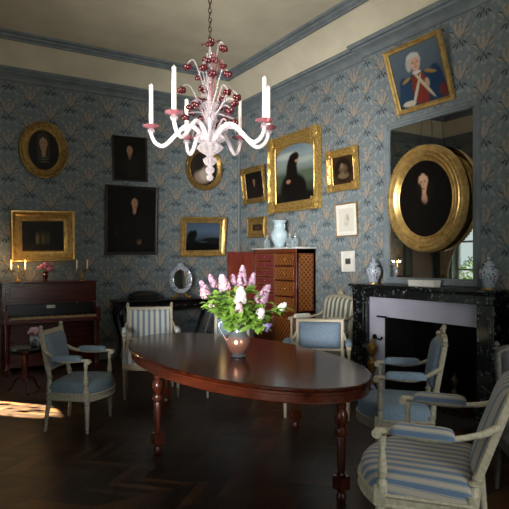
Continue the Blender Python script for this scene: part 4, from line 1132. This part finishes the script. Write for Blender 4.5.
# ------------------------------------------------------------------ chandelier
CD_ = 4.4
cc = at_depth(210, 150, CD_)
t = thing('chandelier', 'clear and ruby blown-glass chandelier with white candles above the table', 'chandelier', (cc.x, cc.y, 2.05))
fwd = Vector((SY, CY, 0))
def zz(py): return 1.45+(HOR-py)/FPX*CD_-2.05
b = MB()
b.lathe([(.006, zz(181)), (.02, zz(180)), (.026, zz(177)), (.012, zz(174.5)), (.03, zz(172)), (.034, zz(169)), (.016, zz(166.5)), (.036, zz(164)), (.05, zz(161)), (.05, zz(159)), (.02, zz(157)), (.03, zz(155)), (.07, zz(152)), (.10, zz(148)), (.08, zz(145)), (.06, zz(143))], n=60, wave=(10, .10)); b.build('pendant_drop', MT['glass'], t)
b = MB(); b.lathe([(.06, zz(143.5)), (.09, zz(142)), (.12, zz(139.5)), (.10, zz(136)), (.06, zz(134)), (.055, zz(131))], n=64, wave=(12, .12)); b.build('arm_bowl', MT['glass'], t)
b = MB(); b.lathe([(.03, zz(134)), (.04, zz(128)), (.055, zz(120)), (.05, zz(113)), (.03, zz(110)), (.06, zz(108)), (.075, zz(105.5)), (.06, zz(103)), (.025, zz(101)), (.015, zz(96)), (.014, zz(85)), (.02, zz(80)), (.012, zz(70)), (.012, zz(55)), (.008, zz(46))], n=24, wave=(8, .05)); b.build('glass_stem', MT['glass'], t)
b = MB()
z = zz(46); i = 0
top = ZC-.02-2.05
while z < top:
    n = 14; pts = []
    for k in range(n+1):
        a = 2*PI*k/n; q = .012*math.cos(a); h = .024*math.sin(a)
        pts.append((q, 0, z+.02+h) if i % 2 else (0, q, z+.02+h))
    b.tube(pts, .004, 6); z += .037; i += 1
b.lathe([(.05, top-.02), (.06, top), (.06, top+.015), (.02, top+.02)], n=20)
b.build('chain', MT['chain'], t)
PH = [180, 241, 337, 6, 61, 120]
for ph in PH:
    a = math.radians(ph); d = rt*math.cos(a)+fwd*math.sin(a); R = .462
    zc = zz(128)
    base = zz(139)
    pts = [(.05, zz(139)), (.09, zz(131)), (.14, zz(126.5)), (.20, zz(127)), (.27, zz(135)), (.33, zz(143)), (.38, zz(146)), (.43, zz(142.5)), (.457, zz(136)), (R, zc-.03)]
    path = smooth([d*q+Vector((0, 0, z_)) for q, z_ in pts], 6)
    b = MB(); b.tube(path, [.0195-.005*i/len(path) for i in range(len(path))], 12); ar = b.build('arm', MT['glassarm'], t)
    c = d*R
    b = MB(); b.lathe([(.012, zc-.05), (.028, zc-.03), (.03, zc-.02), (.018, zc-.005), (.02, zc+.03), (.022, zc+.035)], (c.x, c.y, 0), 16)
    b.build('candle_cup', MT['glass'], ar)
    b = MB(); b.lathe([(.015, zc-.008), (.05, zc+.004), (.062, zc+.014), (.066, zc+.02), (.055, zc+.012), (.015, zc-.002)], (c.x, c.y, 0), 24, wave=(8, .1)); b.build('drip_pan', MT['pinkglass'], ar)
    b = MB(); b.lathe([(.0175, zc+.03), (.016, zc+.335), (.008, zc+.342), (.0012, zc+.345), (.0012, zc+.355)], (c.x, c.y, 0), 14); b.build('candle', MT['wax'], ar)
# low leaf-shaped glass loops between the arms
for k in range(8):
    a = 2*PI*k/8+.3; d = Vector((math.cos(a), math.sin(a), 0))
    b = MB(); b.tube(smooth([d*.05+Vector((0, 0, zz(138))), d*.10+Vector((0, 0, zz(128))), d*.15+Vector((0, 0, zz(122))), d*.19+Vector((0, 0, zz(128))), d*.2+Vector((0, 0, zz(133)))], 5), [.012]*10+[.009]*6+[.006]*5, 8, flat=.5); b.build('leaf_scroll', MT['glass'], t)
# flower sprays
rngc = random.Random(11)
def glass_flower(mb, c, r):
    c = Vector(c)
    for k in range(6):
        a = k*PI/3+rngc.uniform(-.2, .2); d = Vector((math.cos(a), math.sin(a), rngc.uniform(-.2, .7)))
        mb.ball(c+d*r*.55, (r*.5, r*.5, r*.55), 7)
    mb.ball(c+Vector((0, 0, r*.3)), r*.35, 7)
SPR = [(-22, 48+20, 1), (-12, 62+12, 1), (-26, 97, 1), (-17, 102, 0), (-9, 84, 1), (14, 53, 1), (14, 71, 0), (18, 78, 1), (17, 92, 1), (27, 97, 1), (-13, 110, 1), (20, 113, 1), (9, 105, 1), (-4, 91, 1), (-19, 113, 0), (12, 97, 0), (25, 108, 1), (-3, 62, 1), (3, 77, 1), (-8, 118, 1), (14, 119, 1), (-24, 120, 1), (24, 122, 1), (-14, 123, 0), (-20, 107, 1), (8, 124, 1), (17, 107, 0), (-8, 101, 1), (22, 117, 0), (6, 66, 0), (-6, 72, 1)]
k = 0
for (dx, py, r) in SPR:
    dep = rngc.uniform(-.16, .16) if abs(dx) > 5 else rngc.uniform(-.1, .1)
    q = rt*(dx/FPX*CD_)+fwd*dep; z1 = zz(py); z0 = zz(min(130, py+36))
    b = MB(); b.tube(smooth([(0, 0, z0), (q.x*.25, q.y*.25, z0+.12), (q.x*.7, q.y*.7, z1+.05), (q.x*1.0, q.y*1.0, z1+.03), (q.x, q.y, z1)], 5), .0055, 7)
    sp = b.build('flower_spray', MT['glass'] if r else MT['pinkglass'], t)
    b = MB(); glass_flower(b, (q.x, q.y, z1), .036 if r else .03); b.build('glass_flower', MT['redglass'], sp, sharp=70)
b = MB(); glass_flower(b, (0, 0, zz(45)), .035); glass_flower(b, (0.01, 0.0, zz(40)), .025)
for s in (-1, 1):
    for j in range(3):
        q = rt*s*(.03+.022*j); b.ball((q.x, q.y, zz(43)+.008*j*s), (.012, .012, .01), 6)
b.build('top_flower', MT['redglass'], t, sharp=70)
b = MB()
for i in range(14):
    a = i*.9; z = zz(100)+(zz(50)-zz(100))*i/14; b.ball((.016*math.cos(a), .016*math.sin(a), z), .012, 7)
b.build('ruby_twist', MT['redglass'], t)

# ------------------------------------------------------------------ garden beyond the window
t = thing('garden_shrub', 'green garden shrub outside the far window, seen only in the mirror', 'shrub', (-8.2, -.4, 0))
b = MB(); rs = random.Random(3)
for i in range(1500):
    th, u = rs.uniform(0, 2*PI), rs.uniform(-1, 1); rr = rs.uniform(.6, 1)
    c = Vector((1.1*rr*math.sqrt(1-u*u)*math.cos(th), 2.2*rr*math.sqrt(1-u*u)*math.sin(th), 1.0+.95*rr*u))
    n_ = Vector((rs.uniform(-1, 1), rs.uniform(-1, 1), rs.uniform(-.2, 1))).normalized(); e1 = n_.orthogonal().normalized(); e2 = n_.cross(e1); s = rs.uniform(.06, .11)
    b.add([c-e1*s, c+e2*s*.5, c+e1*s, c-e2*s*.5], [(0, 1, 2, 3)])
b.build('foliage', MT['leaf'], t, weld=False)
b = MB(); b.tube([(0, 0, -.1), (0, .1, 1.5)], .06); b.build('trunk', MT['stem'], t)
t = thing('dapple_leaves', 'unseen leafy climber added outside the far window to dapple the floor', 'climber', (-5.55, -.95, -.1))  # unseen leaves added in the sun beam to break up its floor patch
hit = Vector((-7.6, 2.15, 2.85)); tg = on_z(12, 408, 0); q = hit+(tg-hit)*((-5.55+7.6)/(tg.x+7.6)); q -= Vector((-5.55, -.95, -.1))
b = MB()
for i in range(75):
    c = q+Vector((rs.uniform(-.06, .06), rs.uniform(-.3, .3), rs.uniform(-.3, .3)))
    n_ = Vector((1, rs.uniform(-.7, .7), rs.uniform(-.7, .7))).normalized(); e1 = n_.orthogonal().normalized(); e2 = n_.cross(e1); s_ = rs.uniform(.02, .04)
    b.add([c-e1*s_, c+e2*s_*.6, c+e1*s_, c-e2*s_*.6], [(0, 1, 2, 3)])
b.build('foliage', MT['leafdark'], t, weld=False)
b = MB(); b.tube([(0, -.35, 0), (0, -.3, q.z*.6), (0, q.y-.1, q.z+.3)], .012); b.build('stem', MT['stem'], t)
b = MB(); b.box(-14, -L-.2, -12, 4, -.3, -.1); struct(b.build('terrace_ground', plain('gravel', '#d8d4c6', '#c4c0b2', .9, scale=20)))

# ------------------------------------------------------------------ light
w = bpy.data.worlds.new('World'); scn.world = w; w.use_nodes = True
bg = w.node_tree.nodes['Background']; bg.inputs[0].default_value = (.9, .95, 1, 1); bg.inputs[1].default_value = 1.1
def area(name, loc, target, sx, sy, e, col=(1, 1, 1), spread=180):
    l = bpy.data.lights.new(name, 'AREA'); l.shape = 'RECTANGLE'; l.size = sx; l.size_y = sy; l.energy = e; l.color = col; l.spread = math.radians(spread)
    o = bpy.data.objects.new(name, l); COL.objects.link(o); o.location = loc
    o.rotation_euler = (Vector(target)-Vector(loc)).to_track_quat('-Z', 'Y').to_euler()
    return o
area('daylight_near_window', (-5.1, -6.35, 1.9), (0, -1.75, 2.25), 1.2, 2.2, 62, (1, .97, .92), 46)
area('daylight_far_window', (-6.4, -1.2, 3.8), (-3.6, -1.6, .6), 1.6, 2.0, 30, (.95, .98, 1), 120)
area('ceiling_fill_front', (-2.8, YF+.03, 1.7), (-2.7, -7.2, 4.4), 1.5, 2.6, 50, (1, .94, .84), 95)  # added fill from behind the camera, tilted up to lift the ceiling
area('ceiling_fill_near', (-5.1, -6.0, 1.2), (-1.5, -3.0, 4.7), 1.2, 1.6, 23, (1, .95, .86), 58)  # extra lamp aimed upward, added to brighten the ceiling
area('foreground_fill', (-2.8, YF-.35, 1.9), (-1.9, -5.6, .5), 1.3, 2.2, 22, (1, .97, .93), 90)  # added low fill from behind the camera for the foreground chairs
def spot(name, loc, target, e, ang, blend, col, rad=.02):
    l = bpy.data.lights.new(name, 'SPOT'); l.energy = e; l.spot_size = math.radians(ang); l.spot_blend = blend; l.color = col; l.shadow_soft_size = rad
    o = bpy.data.objects.new(name, l); COL.objects.link(o); o.location = loc
    o.rotation_euler = (Vector(target)-Vector(loc)).to_track_quat('-Z', 'Y').to_euler(); return o
l = bpy.data.lights.new('garden_sun', 'SUN'); l.energy = 8; l.angle = .02; l.color = (1, .95, .86)
o = bpy.data.objects.new('garden_sun', l); COL.objects.link(o); o.rotation_euler = Vector((.12, -1, -1.1)).to_track_quat('-Z', 'Y').to_euler()
tgt = on_z(12, 408, 0)
spot('low_sun_beam', (-7.6, 2.15, 2.85), tgt, 230000, 5.4, .5, (1, .78, .5))

# ------------------------------------------------------------------ camera
cam = bpy.data.cameras.new('camera'); co = bpy.data.objects.new('camera', cam); COL.objects.link(co); scn.camera = co
cam.sensor_width = 36; cam.sensor_fit = 'HORIZONTAL'; cam.lens = FPX/509*36
co.location = CAM; co.rotation_euler = (PI/2, 0, -YAW); cam.shift_y = (HOR-254.5)/509; cam.clip_start = .05
scn.view_settings.view_transform = 'Standard'; scn.view_settings.look = 'None'; scn.view_settings.gamma = 1; scn.view_settings.exposure = 0.0
scn.cycles.use_denoising = True; scn.cycles.max_bounces = 7; scn.cycles.transparent_max_bounces = 16; scn.cycles.caustics_reflective = False; scn.cycles.caustics_refractive = False
scn.cycles.sample_clamp_indirect = 4
